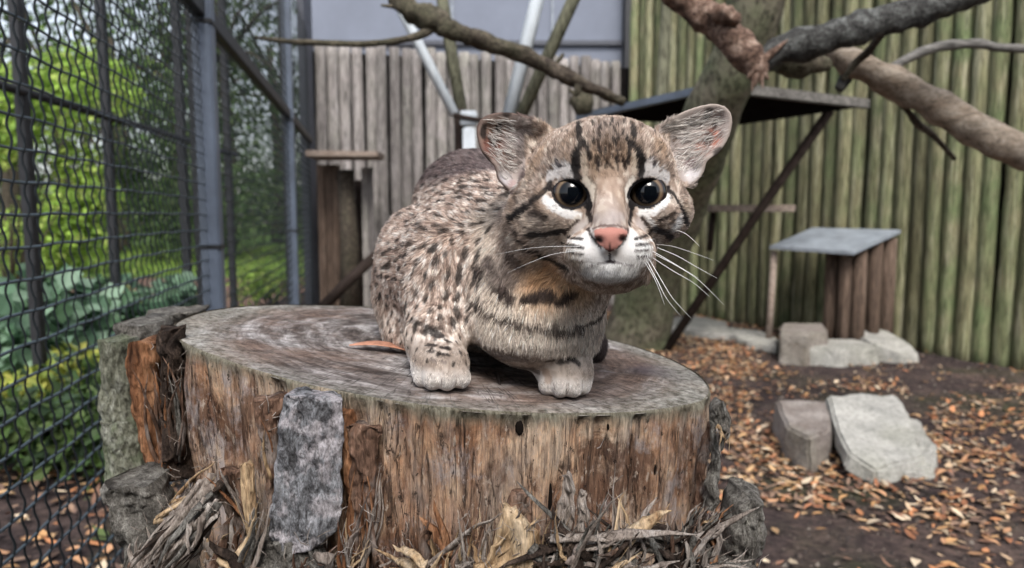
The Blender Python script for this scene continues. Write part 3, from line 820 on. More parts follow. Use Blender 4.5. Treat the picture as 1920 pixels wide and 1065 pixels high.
# knot holes and splits in the bare wood: flat black ovals set on the surface
def on_side(px, py):
    # march the line of sight to the wood's flank
    d = ray(px, py)
    Y = .36
    while Y < .9:
        p = CAMP + d * (Y / d.y)
        t = math.atan2(p.y - SC.y, p.x - SC.x)
        if math.hypot(p.x - SC.x, p.y - SC.y) < stump_r(t, max(top_z(p.x) - p.z, 0)) : return p
        Y += .0005
    return CAMP + d * (.42 / d.y)
M['hole'] = simple('black_knot_hole', (.008, .006, .005), .95, .05)
for (px, py, rx, rz) in ((974, 802, 8, 15), (1140, 800, 2.5, 7), (1094, 855, 1.6, 9), (1228, 880, 2.2, 12), (1030, 930, 6, 30)):
    p = on_side(px, py); s = p.y / F
    bm = bmesh.new(); bmesh.ops.create_icosphere(bm, subdivisions=3, radius=1)
    V = [(p.x + v.co.x * rx * s * (1 + .2 * noise.noise(v.co * 3)), p.y + v.co.y * .0011 - .0001, p.z + v.co.z * rz * s) for v in bm.verts]
    Fc = [tuple(v.index for v in f.verts) for f in bm.faces]; bm.free()
    mesh_obj('knot_hole', V, Fc, M['hole'], st)

# splinters and fibres torn out of the wood
SPM = ['bk_pale', 'bk_cream', 'bk_brown', 'bk_orange', 'bk_dark', 'bk_grey']
def splinter(a, b, w, bend, seg=7, flat=.35, seed=0):
    a, b = Vector(a), Vector(b)
    d = b - a; side = d.cross(Vector((0, 1, 0))); side = side.normalized() if side.length > 1e-6 else Vector((1, 0, 0))
    fwd = d.cross(side).normalized()
    pts = []
    for i in range(seg + 1):
        t = i / seg
        pts.append(a + d * t + side * bend[0] * math.sin(math.pi * t) + fwd * bend[1] * t * t + Vector((noise.noise(Vector((seed, t * 4, 0))), 0, noise.noise(Vector((seed, 0, t * 4))))) * w * .8)
    rr = [w * (0.9 - .1 * i / seg) * (1 - (i / seg) ** 3 * .92) for i in range(seg + 1)]
    return tube_geo(pts, rr, 6, .35, seed, True, 300, flat)
CL = [
 # (from px, to px, depth, spread px, count, width m, materials, length jitter)
 ((400, 905), (255, 1075), .415, 26, 26, .0026, [0, 0, 0, 4]), ((400, 950), (310, 1080), .405, 26, 18, .0024, [0, 0, 4, 5]),
 ((330, 965), (385, 885), .430, 22, 14, .0013, [1, 0, 2]), ((300, 970), (440, 895), .425, 14, 8, .0016, [1, 2, 0]),
 ((470, 1000), (420, 870), .420, 20, 10, .0014, [2, 0, 3]), ((440, 1080), (480, 950), .402, 22, 12, .0022, [0, 1, 5]),
 ((310, 900), (300, 660), .505, 14, 16, .0022, [4, 2, 3]), ((335, 860), (330, 640), .495, 12, 12, .0016, [4, 2, 5]),
 ((505, 900), (500, 760), .420, 8, 8, .0012, [2, 3, 1]), ((680, 1080), (690, 860), .404, 22, 16, .0016, [2, 3, 0]), ((640, 1100), (660, 980), .400, 30, 14, .0018, [1, 0, 3]),
 ((885, 1080), (905, 945), .392, 22, 14, .0014, [2, 0, 1]), ((870, 1080), (862, 968), .388, 4, 3, .0013, [1, 0]), ((930, 1060), (1000, 960), .388, 18, 8, .0015, [1, 0, 2]),
 ((1020, 1080), (1060, 960), .388, 30, 16, .0018, [0, 1, 5]), ((1030, 1020), (1180, 1010), .388, 16, 12, .0030, [4, 4, 5, 0]),
 ((1080, 1070), (1190, 1010), .392, 24, 18, .0034, [4, 0, 5, 2]), ((1190, 1000), (1290, 1030), .400, 18, 14, .0034, [4, 5, 0]), ((1150, 1060), (1160, 1000), .390, 50, 22, .0032, [0, 0, 2, 4, 5]), ((1260, 1070), (1290, 1000), .398, 50, 18, .0036, [0, 5, 4, 0]), ((900, 1090), (930, 1010), .386, 40, 12, .0030, [2, 0, 1]),
 ((1270, 1040), (1350, 950), .410, 26, 18, .0024, [0, 0, 5, 4]), ((1300, 1070), (1420, 1060), .410, 14, 12, .0016, [0, 5]),
 ((1100, 1090), (1230, 1050), .385, 26, 22, .0018, [2, 0, 1, 4]), ((1300, 1000), (1335, 965), .415, 10, 6, .0026, [3, 1]),
 ((1345, 800), (1352, 850), .464, 5, 5, .0014, [0, 1]), ((760, 1090), (770, 1040), .400, 70, 14, .0014, [1, 0, 2]), ((1180, 1005), (1165, 960), .398, 40, 10, .0012, [0, 1, 4]),
 ((1110, 1000), (1130, 970), .392, 14, 5, .0022, [0, 0]), ((560, 1090), (600, 1045), .400, 40, 10, .0016, [0, 2]),
]
CL += [((820, 1090), (830, 1020), .392, 60, 22, .0036, [0, 2, 1, 5, 3]), ((1080, 1100), (1100, 1020), .386, 120, 40, .0038, [0, 0, 4, 2, 5, 1]), ((1250, 1100), (1290, 1010), .394, 60, 26, .0042, [0, 5, 4, 2]),
       ((1320, 1080), (1330, 940), .415, 22, 14, .0040, [0, 5, 3]), ((420, 1090), (440, 990), .402, 50, 22, .0034, [0, 2, 1, 4]), ((300, 1100), (280, 1000), .44, 40, 16, .0036, [0, 2, 4]), ((600, 1100), (590, 1050), .395, 60, 16, .0034, [5, 0, 2])]
fine = {k: Geo() for k in SPM}
cnt = 0
for (a, b, Y, sp, n, w, mi) in CL:
    for k in range(n):
        oa = (RNG.normal(0, sp * .45), RNG.normal(0, sp * .45)); ob = (RNG.normal(0, sp * .8), RNG.normal(0, sp * .6))
        q = RNG.uniform(0, .3)
        A = W(a[0] + oa[0], a[1] + oa[1], Y + RNG.normal(0, .004)); B = W(b[0] + ob[0] * 1 + (a[0] - b[0]) * q, b[1] + ob[1] + (a[1] - b[1]) * q, Y + RNG.normal(-.003, .006))
        L = (B - A).length
        ww = w * RNG.uniform(.5, 1.5)
        g = splinter(A, B, ww, (RNG.normal(0, L * .07), RNG.normal(0, L * .08)), seed=cnt * .37)
        mt = SPM[mi[RNG.integers(0, len(mi))]]
        if ww > .0016 and cnt < 290:
            o = mesh_obj('splinter', g[0], g[1], M[mt], st); cnt += 1
        else:
            fine[mt].add(g)
for k, g in fine.items():
    if g.v:
        o = mesh_obj('torn_fibres', g.v, g.f, M[k], st); o['kind'] = 'stuff'
# hair-thin fibres all over the torn zones
g = Geo()
for k in range(350):
    c = CL[RNG.integers(0, len(CL))]
    t = RNG.random(); x = c[0][0] + (c[1][0] - c[0][0]) * t + RNG.normal(0, c[3]); y = c[0][1] + (c[1][1] - c[0][1]) * t + RNG.normal(0, c[3] * .7)
    A = W(x, y, c[2] - .004 + RNG.normal(0, .003)); an = RNG.uniform(-1.2, 1.2) + (math.pi / 2 if RNG.random() < .8 else 0)
    L = RNG.uniform(.004, .013)
    B = A + Vector((math.cos(an) * L, RNG.normal(0, .003), math.sin(an) * L))
    m_ = (A + B) / 2 + Vector((RNG.normal(0, .0015), 0, RNG.normal(0, .0015)))
    g.add(tube_geo([A, m_, B], [.00030, .00026, .00010], 4))
o = mesh_obj('torn_fibres', g.v, g.f, M['bk_pale'], st); o['kind'] = 'stuff'

# ================================================================== things standing in the enclosure
def limb(name, label, cat, pts, radii_px, mat, lump=.28, seg=14, freq=22, parent=None, seed=1, sub=7, group=None):
    P = smooth_path([W(*p) for p in pts], sub)
    Ys = [p[2] for p in pts]
    n = len(P)
    r = np.interp(np.linspace(0, 1, n), np.linspace(0, 1, len(pts)), [rp_ * y / F for rp_, y in zip(radii_px, Ys)])
    V, Fc = tube_geo(P, list(r), seg, lump, seed, True, freq)
    if parent is None:
        root = empty(name, P[0]); tag(root, label, cat, group)
        mesh_obj('limb', V, Fc, mat, root)
        return root
    return mesh_obj(name, V, Fc, mat, parent)
# leaning live trunk behind the cat
tr = empty('leaning_tree', on_ground(1195, 648)); tag(tr, 'leaning mossy tree trunk behind the cat ear on the right', 'tree')
P = smooth_path([on_ground(1190, 655, -.02), W(1222, 520, 3.75), W(1275, 380, 3.45), W(1335, 220, 3.0), W(1392, 90, 2.8), W(1425, -40, 2.7), W(1450, -260, 2.6)], 8)
V, Fc = tube_geo(P, lerp_list([.20, .155, .135, .118, .105, .10, .09], len(P)), 20, .16, 2, True, 7)
mesh_obj('trunk', V, Fc, M['mossy_trunk'], tr)
# thin upright pole
po = empty('upright_pole', gp(1238, 4.4)); tag(po, 'thin upright mossy pole left of the leaning trunk', 'pole')
P = [gp(1238, 4.4, -.02), W(1238, 230, 4.4), W(1252, -20, 4.4), W(1260, -200, 4.4)]
g = tube_geo(smooth_path(P, 5), .033, 10, .1, 2); mesh_obj('shaft', g[0], g[1], M['pole_green'], po)
# climbing frame of crossed poles
cf = empty('pole_frame', gp(868, 3.7)); tag(cf, 'crossed white and greenish poles bolted to a post with a pale bracket', 'climbing frame')
for (a, b, r, mt) in (((738, -10, 3.65), (852, 214, 3.6), 9.5, 'pole_white'), ((1012, -20, 3.75), (952, 228, 3.7), 13, 'pole_white'), ((826, -20, 3.9), (866, 214, 3.75), 11, 'pole_green'), ((1084, -20, 3.6), (972, 228, 3.62), 12, 'pole_green')):
    A, B = W(*a), W(*b)
    A2 = A + (A - B) * .5
    g = tube_geo([B, A, A2], r * a[2] / F, 12, .05, r); mesh_obj('pole', g[0], g[1], M[mt], cf)
g = tube_geo([gp(864, 3.72, -.02), W(864, 240, 3.72), W(861, 205, 3.72)], .034, 10, .05, 1); mesh_obj('post', g[0], g[1], M['rust_bar'], cf)
g = Geo().add(box_geo(W(879, 222, 3.62), (.085, .06, .072), None, .006)); bk = mesh_obj('bracket', g.v, g.f, M['pole_white'], cf, False)
g = Geo().add(box_geo(W(880, 262, 3.62), (.065, .055, .12), None, .006)); mesh_obj('sleeve', g.v, g.f, M['pole_white'], bk, False)
g = tube_geo([W(850, 216, 3.58), W(985, 240, 3.6)], .012, 8); mesh_obj('cross_bar', g[0], g[1], M['rust_bar'], cf)
# platform in the tree
pf = empty('tree_platform', W(1340, 200, 3.3)); tag(pf, 'dark wooden platform held between trunk and strut under the branches', 'platform')
Hh = .53
def pz(px, py, h=Hh): 
    d = ray(px, py); t = h / d.z; return CAMP + d * t
N_, R_, Fr_, L_ = pz(1338, 168), pz(1622, 200), pz(1375, 236), pz(1082, 222)
def quad_slab(name, a, b, c, d, th, mat, parent, inset=0):
    V = [Vector(p) for p in (a, b, c, d)] + [Vector(p) + Vector((0, 0, th)) for p in (a, b, c, d)]
    return mesh_obj(name, V, [(3, 2, 1, 0), (4, 5, 6, 7), (0, 1, 5, 4), (1, 2, 6, 5), (2, 3, 7, 6), (3, 0, 4, 7)], mat, parent, False)
nb = 7
for k in range(nb):
    t0, t1 = k / nb + .004, (k + 1) / nb - .004
    quad_slab('board', L_.lerp(N_, t0), L_.lerp(N_, t1), Fr_.lerp(R_, t1), Fr_.lerp(R_, t0), .028, M['black_board'], pf)
def edge_beam(a, b, mat, h=.045, w=.03, name='edge_beam', dz=-.0):
    a, b = Vector(a), Vector(b); d = (b - a); L = d.length
    yaw = math.atan2(d.y, d.x); R = Matrix.Rotation(yaw, 3, 'Z')
    g = box_geo((a + b) / 2 + Vector((0, 0, dz)), (L, w, h), R, .003)
    return mesh_obj(name, g[0], g[1], mat, pf, False)
edge_beam(N_ + Vector((0, -.02, .01)), R_ + Vector((0, -.02, .01)), M['plank_grey'])
edge_beam(L_ + Vector((0, -.03, .0)), N_ + Vector((-.03, -.02, 0)), M['frame_metal'], .035)
g = tube_geo([pz(1556, 208, .50), W(1420, 400, 3.72), on_ground(1245, 662, -.01)], .025, 8, .1, 3); mesh_obj('strut', g[0], g[1], M['rust_bar'], pf)
g = tube_geo([pz(1110, 214, .50), W(1106, 205, 3.66)], .02, 8); 
g = tube_geo([W(1095, 165, 3.62), W(1092, 190, 3.6), W(1094, 214, 3.6)], [.05, .06, .04], 10, .4, 4); mesh_obj('knot_block', g[0], g[1], M['bark_dark'], pf)
# little ledge beside the strut
lg = empty('ledge', W(1400, 395, 4.15)); tag(lg, 'pale narrow ledge board beside the diagonal strut', 'shelf')
g = box_geo(W(1400, 390, 4.2), (.50, .22, .042), Matrix.Rotation(.03, 3, 'Z'), .004, .004); mesh_obj('board', g[0], g[1], M['plank_pale'], lg, False)
g = tube_geo([W(1338, 396, 4.25), W(1330, 470, 4.28)], .02, 7); mesh_obj('bracket', g[0], g[1], M['rust_bar'], lg)
# slate-topped box at the right fence
bx = empty('nest_box', gp(1600, 3.8)); tag(bx, 'low wooden box with a sloping slate lid against the green palisade', 'box')
lid = [W(1443, 467, 3.9), W(1600, 478, 3.55), W(1689, 437, 3.78), W(1524, 432, 4.22)]
quad_slab('lid', *lid, .018, M['slate'], bx)
def board_wall(a, b, z0, z1a, z1b, n, parent, mat, name='plank', th=.02):
    a, b = Vector(a), Vector(b)
    for k in range(n):
        t0, t1 = (k + .04) / n, (k + .96) / n
        p, q = a.lerp(b, t0), a.lerp(b, t1)
        zt0 = z1a + (z1b - z1a) * t0; zt1 = z1a + (z1b - z1a) * t1
        off = Vector((0, th + random.uniform(-.004, .004), 0)); o_ = Vector((0, random.uniform(-.004, .004), 0))
        V = [(p + o_).xy.to_3d() + Vector((0, 0, z0)), (q + o_).xy.to_3d() + Vector((0, 0, z0)), (q + off).xy.to_3d() + Vector((0, 0, z0)), (p + off).xy.to_3d() + Vector((0, 0, z0)),
             (p + o_).xy.to_3d() + Vector((0, 0, zt0)), (q + o_).xy.to_3d() + Vector((0, 0, zt1)), (q + off).xy.to_3d() + Vector((0, 0, zt1)), (p + off).xy.to_3d() + Vector((0, 0, zt0))]
        mesh_obj(name, V, [(3, 2, 1, 0), (4, 5, 6, 7), (0, 1, 5, 4), (1, 2, 6, 5), (2, 3, 7, 6), (3, 0, 4, 7)], mat, parent, False)
for k, (px, Y) in enumerate(((1562, 3.80), (1588, 3.72), (1614, 3.68), (1642, 3.74), (1668, 3.80))):
    b_ = gp(px, Y, -.02)
    nl = (lid[1] - lid[0]).cross(lid[3] - lid[0]); zt = lid[0].z - (nl.x * (b_.x - lid[0].x) + nl.y * (b_.y - lid[0].y)) / nl.z - .002
    g = tube_geo([b_, b_ + Vector((.003, 0, .25)), Vector((b_.x, b_.y, zt))], [.040, .037, .036], 12, .12, k, True, 12)
    mesh_obj('log_support', g[0], g[1], M['box_wood'], bx)
g = tube_geo([gp(1447, 3.95, -.01), W(1452, 470, 3.92)], .02, 8, .1, 1); mesh_obj('leg', g[0], g[1], M['plank_pale'], bx)
# box under the plank on the left
lb = empty('shelter_box', gp(650, 5.0)); tag(lb, 'brown boarded shelter under a plank roof in the far left corner', 'box')
g = box_geo(W(650, 293, 4.75), (.46, .34, .045), Matrix.Rotation(.05, 3, 'Z'), .004, .008); mesh_obj('roof_plank', g[0], g[1], M['plank_pale'], lb, False)
board_wall(gp(598, 4.92), gp(640, 4.92), 0, 1.10, 1.10, 3, lb, M['box_wood'])
board_wall(gp(680, 4.90), gp(702, 4.90), 0, 1.08, 1.08, 2, lb, M['stake_grey'])
board_wall(gp(640, 5.06), gp(682, 5.06), 0, 1.0, 1.0, 3, lb, M['rust_bar'], 'back_board')
g = tube_geo([gp(652, 4.86, -.02), gp(655, 4.86, .55), gp(650, 4.86, 1.06)], [.07, .06, .05], 12, .3, 5); mesh_obj('log_support', g[0], g[1], M['bark_dark'], lb)
# leaning beam
lbm = empty('leaning_beam', on_ground(600, 600)); tag(lbm, 'dark beam leaning against the shelter behind the stump', 'beam')
g = tube_geo([W(592, 590, 4.4), W(650, 530, 4.45), W(706, 478, 4.5)], .04, 6, .1, 5); mesh_obj('timber', g[0], g[1], M['rust_bar'], lbm)

# branches overhead
br = limb('arching_branch', 'dark arching dead branch crossing the blue grey wall', 'branch', [(738, -12, 2.05), (768, 18, 2.05), (820, 42, 2.05), (850, 58, 2.05), (905, 76, 2.08), (985, 104, 2.1), (1050, 138, 2.12), (1110, 164, 2.15), (1168, 192, 2.2)], [14, 20, 24, 17, 15, 14, 13, 11, 9], M['bark_dark'], .5, seed=3, freq=32)
limb('side_twig', None, None, [(822, 48, 2.05), (775, 70, 2.02), (690, 82, 2.0), (600, 80, 2.0), (545, 78, 2.0), (478, 70, 2.0)], [8, 7, 6, 5.5, 5, 3], M['bark_dark'], .3, 8, parent=br, seed=5)
limb('twig_stub', None, None, [(760, 14, 2.05), (735, 12, 2.04), (714, 10, 2.03)], [7, 4, 2], M['bark_dark'], .3, 8, parent=br, seed=6)
limb('twig_stub', None, None, [(1035, 128, 2.12), (1052, 108, 2.12), (1056, 100, 2.12)], [5, 4, 2], M['bark_dark'], .3, 8, parent=br, seed=8)
limb('twig_stub', None, None, [(1085, 160, 2.12), (1080, 176, 2.12), (1068, 168, 2.12)], [7, 5, 2], M['bark_dark'], .3, 8, parent=br, seed=9)
bb = limb('broken_branch', 'thick reddish broken branch slanting down from the top edge', 'branch', [(1240, -40, 1.9), (1290, 8, 1.9), (1345, 48, 1.88), (1385, 85, 1.85), (1412, 118, 1.84), (1428, 150, 1.84)], [26, 26, 30, 27, 28, 12], M['branch_red'], .34, seed=11, freq=30)
limb('bark_flap', None, None, [(1330, 20, 1.84), (1362, 28, 1.82), (1385, 45, 1.82)], [12, 17, 8], M['branch_red'], .7, 10, parent=bb, seed=12, freq=60)
for k, (dx, dy) in enumerate(((-14, 18), (-2, 26), (8, 30), (16, 20), (-8, 34), (30, -20), (44, -30))):
    limb('torn_splinter', None, None, [(1420, 120, 1.83), (1420 + dx * .7, 120 + dy * .8, 1.82), (1420 + dx * 1.3, 120 + dy * 1.5, 1.82)], [10, 6, 1.5], M['branch_red'], .5, 7, parent=bb, seed=20 + k, freq=60)
dbr = limb('dark_branch', 'thick blackish branch rising to the upper right corner', 'branch', [(1425, 118, 1.86), (1470, 92, 1.86), (1540, 74, 1.85), (1640, 44, 1.84), (1740, 16, 1.82), (1860, -30, 1.8), (1990, -80, 1.8)], [22, 26, 29, 28, 27, 27, 26], M['bark_black'], .35, seed=13, freq=26)
limb('side_stub', None, None, [(1455, 118, 1.95), (1500, 122, 1.98), (1552, 120, 2.0)], [20, 22, 12], M['bark_dark'], .6, 12, parent=dbr, seed=14, freq=40)
limb('twig', None, None, [(1660, 50, 1.9), (1632, 92, 1.92), (1606, 116, 1.95), (1580, 150, 1.96)], [9, 8, 7, 5], M['bark_dark'], .3, 8, parent=dbr, seed=15)
pl = limb('pale_log', 'pale barkless log slanting down to the right edge', 'log', [(1535, 80, 2.1), (1590, 112, 2.08), (1680, 158, 2.05), (1770, 208, 2.02), (1850, 256, 2.0), (1930, 288, 1.98), (2040, 330, 1.96)], [15, 23, 26, 28, 31, 32, 32], M['log_pale'], .34, seed=16, freq=18)
limb('twig', None, None, [(1588, 128, 2.1), (1584, 152, 2.1), (1572, 168, 2.1)], [12, 12, 7], M['bark_black'], .5, 10, parent=pl, seed=17)
limb('twig', None, None, [(1690, 190, 2.08), (1720, 232, 2.1), (1752, 256, 2.1), (1790, 298, 2.12)], [7, 6, 6, 4], M['bark_dark'], .4, 8, parent=pl, seed=18)
limb('curved_bough', 'thin pale curved bough above the pale log', 'branch', [(1665, 132, 2.3), (1705, 108, 2.3), (1760, 88, 2.3), (1830, 82, 2.3), (1880, 90, 2.3), (1960, 92, 2.3)], [7, 8, 9, 9, 8, 8], M['plank_grey'], .2, 10, seed=19)

# ================================================================== stones
def stone(name, label, top, down, mat, out=.01, group='loose stones on the enclosure ground'):
    """top: (px, py, z) outline of the upper face; the sides drop to the soil"""
    T_ = [on_ground(x, y, z) for x, y, z in top]
    c = sum(T_, Vector()) / len(T_)
    bm = bmesh.new()
    tv = [bm.verts.new(p) for p in T_]
    bv = []
    for p in T_:
        d = (p - c); d.z = 0
        q = p + d.normalized() * out; q.z = max(p.z - down, -.03)
        bv.append(bm.verts.new(q))
    n = len(T_)
    bm.faces.new(tv); bm.faces.new(bv[::-1])
    for k in range(n): bm.faces.new((tv[k], bv[k], bv[(k + 1) % n], tv[(k + 1) % n]))
    bmesh.ops.recalc_face_normals(bm, faces=bm.faces)
    bmesh.ops.bevel(bm, geom=bm.edges[:], offset=.008, segments=2, affect='EDGES')
    bmesh.ops.triangulate(bm, faces=bm.faces[:])
    bmesh.ops.subdivide_edges(bm, edges=[e for e in bm.edges if e.calc_length() > .03], cuts=2, use_grid_fill=True)
    bmesh.ops.subdivide_edges(bm, edges=[e for e in bm.edges if e.calc_length() > .03], cuts=1, use_grid_fill=True)
    for v in bm.verts:
        nn = noise.noise_vector(v.co * 12) * .010 + noise.noise_vector(v.co * 45) * .0028
        v.co += nn
    me = bpy.data.meshes.new(name); bm.to_mesh(me); bm.free(); me.materials.append(mat)
    o = link(name, me)
    tag(o, label, 'stone', group)
    return o
stone('stone', 'large flat pale slab leaning on the darker block right of the stump', [(1550, 742, .145), (1684, 738, .14), (1700, 775, .12), (1735, 858, .055), (1640, 878, .05), (1585, 848, .07)], .055, M['stone'])
stone('stone', 'rough block tucked under the left side of the large pale slab', [(1452, 750, .11), (1500, 748, .12), (1552, 756, .12), (1560, 800, .10), (1520, 822, .10), (1475, 800, .10)], .12, M['stone_brown'])
stone('stone', 'flat grey stone peeping out behind the right side of the large slab', [(1690, 780, .05), (1725, 785, .05), (1757, 845, .035), (1750, 880, .03), (1690, 885, .03)], .06, M['stone'])
stone('stone', 'long pale stone lying nearest the tree trunk at the fence foot', [(1240, 597, .05), (1300, 590, .05), (1362, 604, .05), (1372, 626, .045), (1300, 622, .045), (1245, 614, .045)], .07, M['stone'])
stone('stone', 'long pale stone between the diagonal strut foot and the brown block', [(1366, 612, .045), (1420, 618, .045), (1462, 636, .045), (1455, 650, .04), (1400, 640, .04), (1362, 626, .04)], .07, M['stone'])
stone('stone', 'upright brown block with a pale top in front of the wooden box', [(1466, 606, .15), (1545, 605, .15), (1552, 622, .15), (1510, 630, .15), (1464, 626, .15)], .17, M['stone_brown'])
stone('stone', 'flat stone with dark front edge in front of the brown block', [(1512, 640, .09), (1560, 634, .09), (1632, 638, .09), (1646, 652, .085), (1580, 656, .085), (1514, 652, .085)], .11, M['stone'])
stone('stone', 'sloping grey stone at the right end of the row by the fence', [(1600, 622, .12), (1650, 613, .13), (1690, 632, .10), (1722, 660, .05), (1690, 668, .04), (1640, 645, .09)], .10, M['stone'])

# ================================================================== leaf litter and small debris
def litter(n, reg, size, cols, seed, dens):
    out = []
    P = []
    while len(P) < n:
        x = RNG.uniform(reg[0], reg[1]); y = RNG.uniform(reg[2], reg[3])
        if RNG.random() < dens(x, y): P.append((x, y))
    P = np.array(P)
    z = np.array([soil_z(x, y) if reg[0] > -3 else 0 for x, y in P]) + RNG.uniform(.001, .012, n)
    a = RNG.uniform(0, 6.28, n); L = size * RNG.uniform(.45, 1.25, n); w = L * RNG.uniform(.22, .5, n)
    tx, ty = np.cos(a), np.sin(a); sx, sy = -ty, tx
    c1 = RNG.normal(0, .18, n) * L; c2 = np.abs(RNG.normal(0, .25, n)) * w; tl = RNG.normal(0, .22, n) * L
    V = np.zeros((n, 8, 3))
    prof = [(-.5, 0), (-.2, .5), (.15, .45), (.5, 0), (.15, -.45), (-.2, -.5), (-.2, 0), (.15, 0)]
    for k, (u, v_) in enumerate(prof):
        V[:, k, 0] = P[:, 0] + tx * L * u + sx * w * v_; V[:, k, 1] = P[:, 1] + ty * L * u + sy * w * v_
        V[:, k, 2] = z + c1 * (u * u * 2) + c2 * abs(v_) * 1.5 + np.abs(tl) * (u + .5)
    Fi = (np.arange(n)[:, None, None] * 8 + np.array([[0, 1, 6, 6], [1, 2, 7, 6], [2, 3, 7, 7], [0, 6, 5, 5], [6, 7, 4, 5], [7, 3, 4, 4]])[None]).reshape(-1, 4)
    faces = [tuple(dict.fromkeys(f)) for f in Fi.tolist()]
    cc = np.array(cols)[RNG.integers(0, len(cols), n)] * RNG.uniform(.55, 1.3, (n, 1))
    cc = np.repeat(np.c_[np.clip(cc, 0, .9), np.ones(n)], 8, axis=0)
    return V.reshape(-1, 3), faces, cc
LC = [(.46, .30, .16), (.42, .24, .11), (.42, .19, .09), (.48, .27, .15), (.34, .15, .08), (.52, .37, .24), (.20, .11, .075), (.58, .47, .34), (.26, .17, .12), (.14, .09, .07)]
def dens(x, y):
    px = 960 + F * x / y; py = 403 + F * .75 / y
    v = .30 + 1.4 * noise.noise(Vector((x * 3.2, y * 3.2, 4))) + .35 * noise.noise(Vector((x * 9, y * 9, 4)))
    def blob(cx, cy, rx, ry): return math.exp(-(((px - cx) / rx) ** 2 + ((py - cy) / ry) ** 2))
    v += .8 * blob(1340, 760, 90, 110) + .9 * blob(1540, 900, 190, 60) + .5 * blob(1800, 960, 150, 60) + .5 * blob(1850, 800, 120, 60) + .4 * blob(1400, 670, 180, 30)
    v -= 1.0 * blob(1550, 1000, 130, 55) + .9 * blob(1800, 710, 110, 40) + .5 * blob(1560, 700, 130, 22)
    return max(.03, min(1, v * .85))
V, Fc, cc = litter(15500, (.15, 3.1, .95, 5.6), .034, LC, 1, dens)
m, nt, b = attr_mat('dead_leaf', .7, .25); M['dead_leaf'] = m
o = mesh_obj('leaf_litter', V, Fc, m, None, True, cc); tag(o, 'orange brown fallen leaves strewn over the dark soil', 'leaf litter', kind='stuff')
V, Fc, cc = litter(2600, (-1.4, .4, 2.2, 5.4), .05, LC, 1, lambda x, y: .6)
o = mesh_obj('leaf_litter', V, Fc, m, None, True, cc); tag(o, 'fallen leaves on the soil behind the stump', 'leaf litter', kind='stuff')
V, Fc, cc = litter(2500, (-3.2, -.6, .7, 2.6), .05, LC + [(.10, .14, .05)], 1, lambda x, y: .9 if x < FX(y) - .03 else 0)
o = mesh_obj('leaf_litter', V, Fc, m, None, True, cc); tag(o, 'fallen leaves on the ground outside the wire mesh', 'leaf litter', kind='stuff')
# crumbs of soil and chips
n = 9000
V = []; Fc = []; cc = []
for k in range(n):
    y = RNG.uniform(.95, 4.0) ; x = RNG.uniform(.2, 3.0)
    s = RNG.uniform(.002, .008); z = soil_z(x, y)
    base = len(V)
    for dx, dy, dz in ((1, 0, 0), (0, 1, 0), (-1, 0, 0), (0, -1, 0), (0, 0, 1)):
        V.append((x + dx * s * RNG.uniform(.6, 1.4), y + dy * s * RNG.uniform(.6, 1.4), z + dz * s * 1.2 - .0005))
    Fc += [(base, base + 1, base + 4), (base + 1, base + 2, base + 4), (base + 2, base + 3, base + 4), (base + 3, base, base + 4)]
    c = ((.045, .035, .032), (.09, .07, .06), (.22, .19, .16), (.03, .024, .022))[RNG.choice(4, p=[.45, .3, .05, .2])]
    cc += [(*c, 1)] * 5
o = mesh_obj('soil_crumbs', V, Fc, m, None, False, cc); tag(o, 'crumbs and chips scattered on the soil', 'soil', kind='stuff')
# a single dry leaf on the cut face and slivers beside the paws
def top_leaf(label, a, b, w, col, lift=.002):
    A, B = on_top(*a), on_top(*b)
    d = (B - A); s = Vector((-d.y, d.x, 0)).normalized() * w
    V = []; Fc = []
    n = 9
    for i in range(n):
        t = i / (n - 1); p = A + d * t; ww = math.sin(math.pi * min(max(t, .03), .97)) ** .7
        z = lift + .0022 * math.sin(t * 4)
        V += [tuple(p + s * ww + Vector((0, 0, z + .0025 * ww))), tuple(p + Vector((0, 0, z))), tuple(p - s * ww + Vector((0, 0, z + .0015 * ww)))]
    for i in range(n - 1):
        a_ = i * 3
        Fc += [(a_, a_ + 1, a_ + 4, a_ + 3), (a_ + 1, a_ + 2, a_ + 5, a_ + 4)]
    mm = simple('dry_leaf_' + label[:5], col, .7, .3, nz=.3, nscale=120)
    o = mesh_obj('dry_leaf', V, Fc, mm); sm_ = o.modifiers.new('thickness', 'SOLIDIFY'); sm_.thickness = .0005
    tag(o, label, 'leaf')
top_leaf('dry salmon coloured leaf lying on the cut face left of the cat', (655, 652), (792, 664), .0065, (.55, .27, .18))
top_leaf('small dark sliver lying on the cut face between the paws', (924, 702), (938, 722), .0012, (.03, .022, .02), .0008)
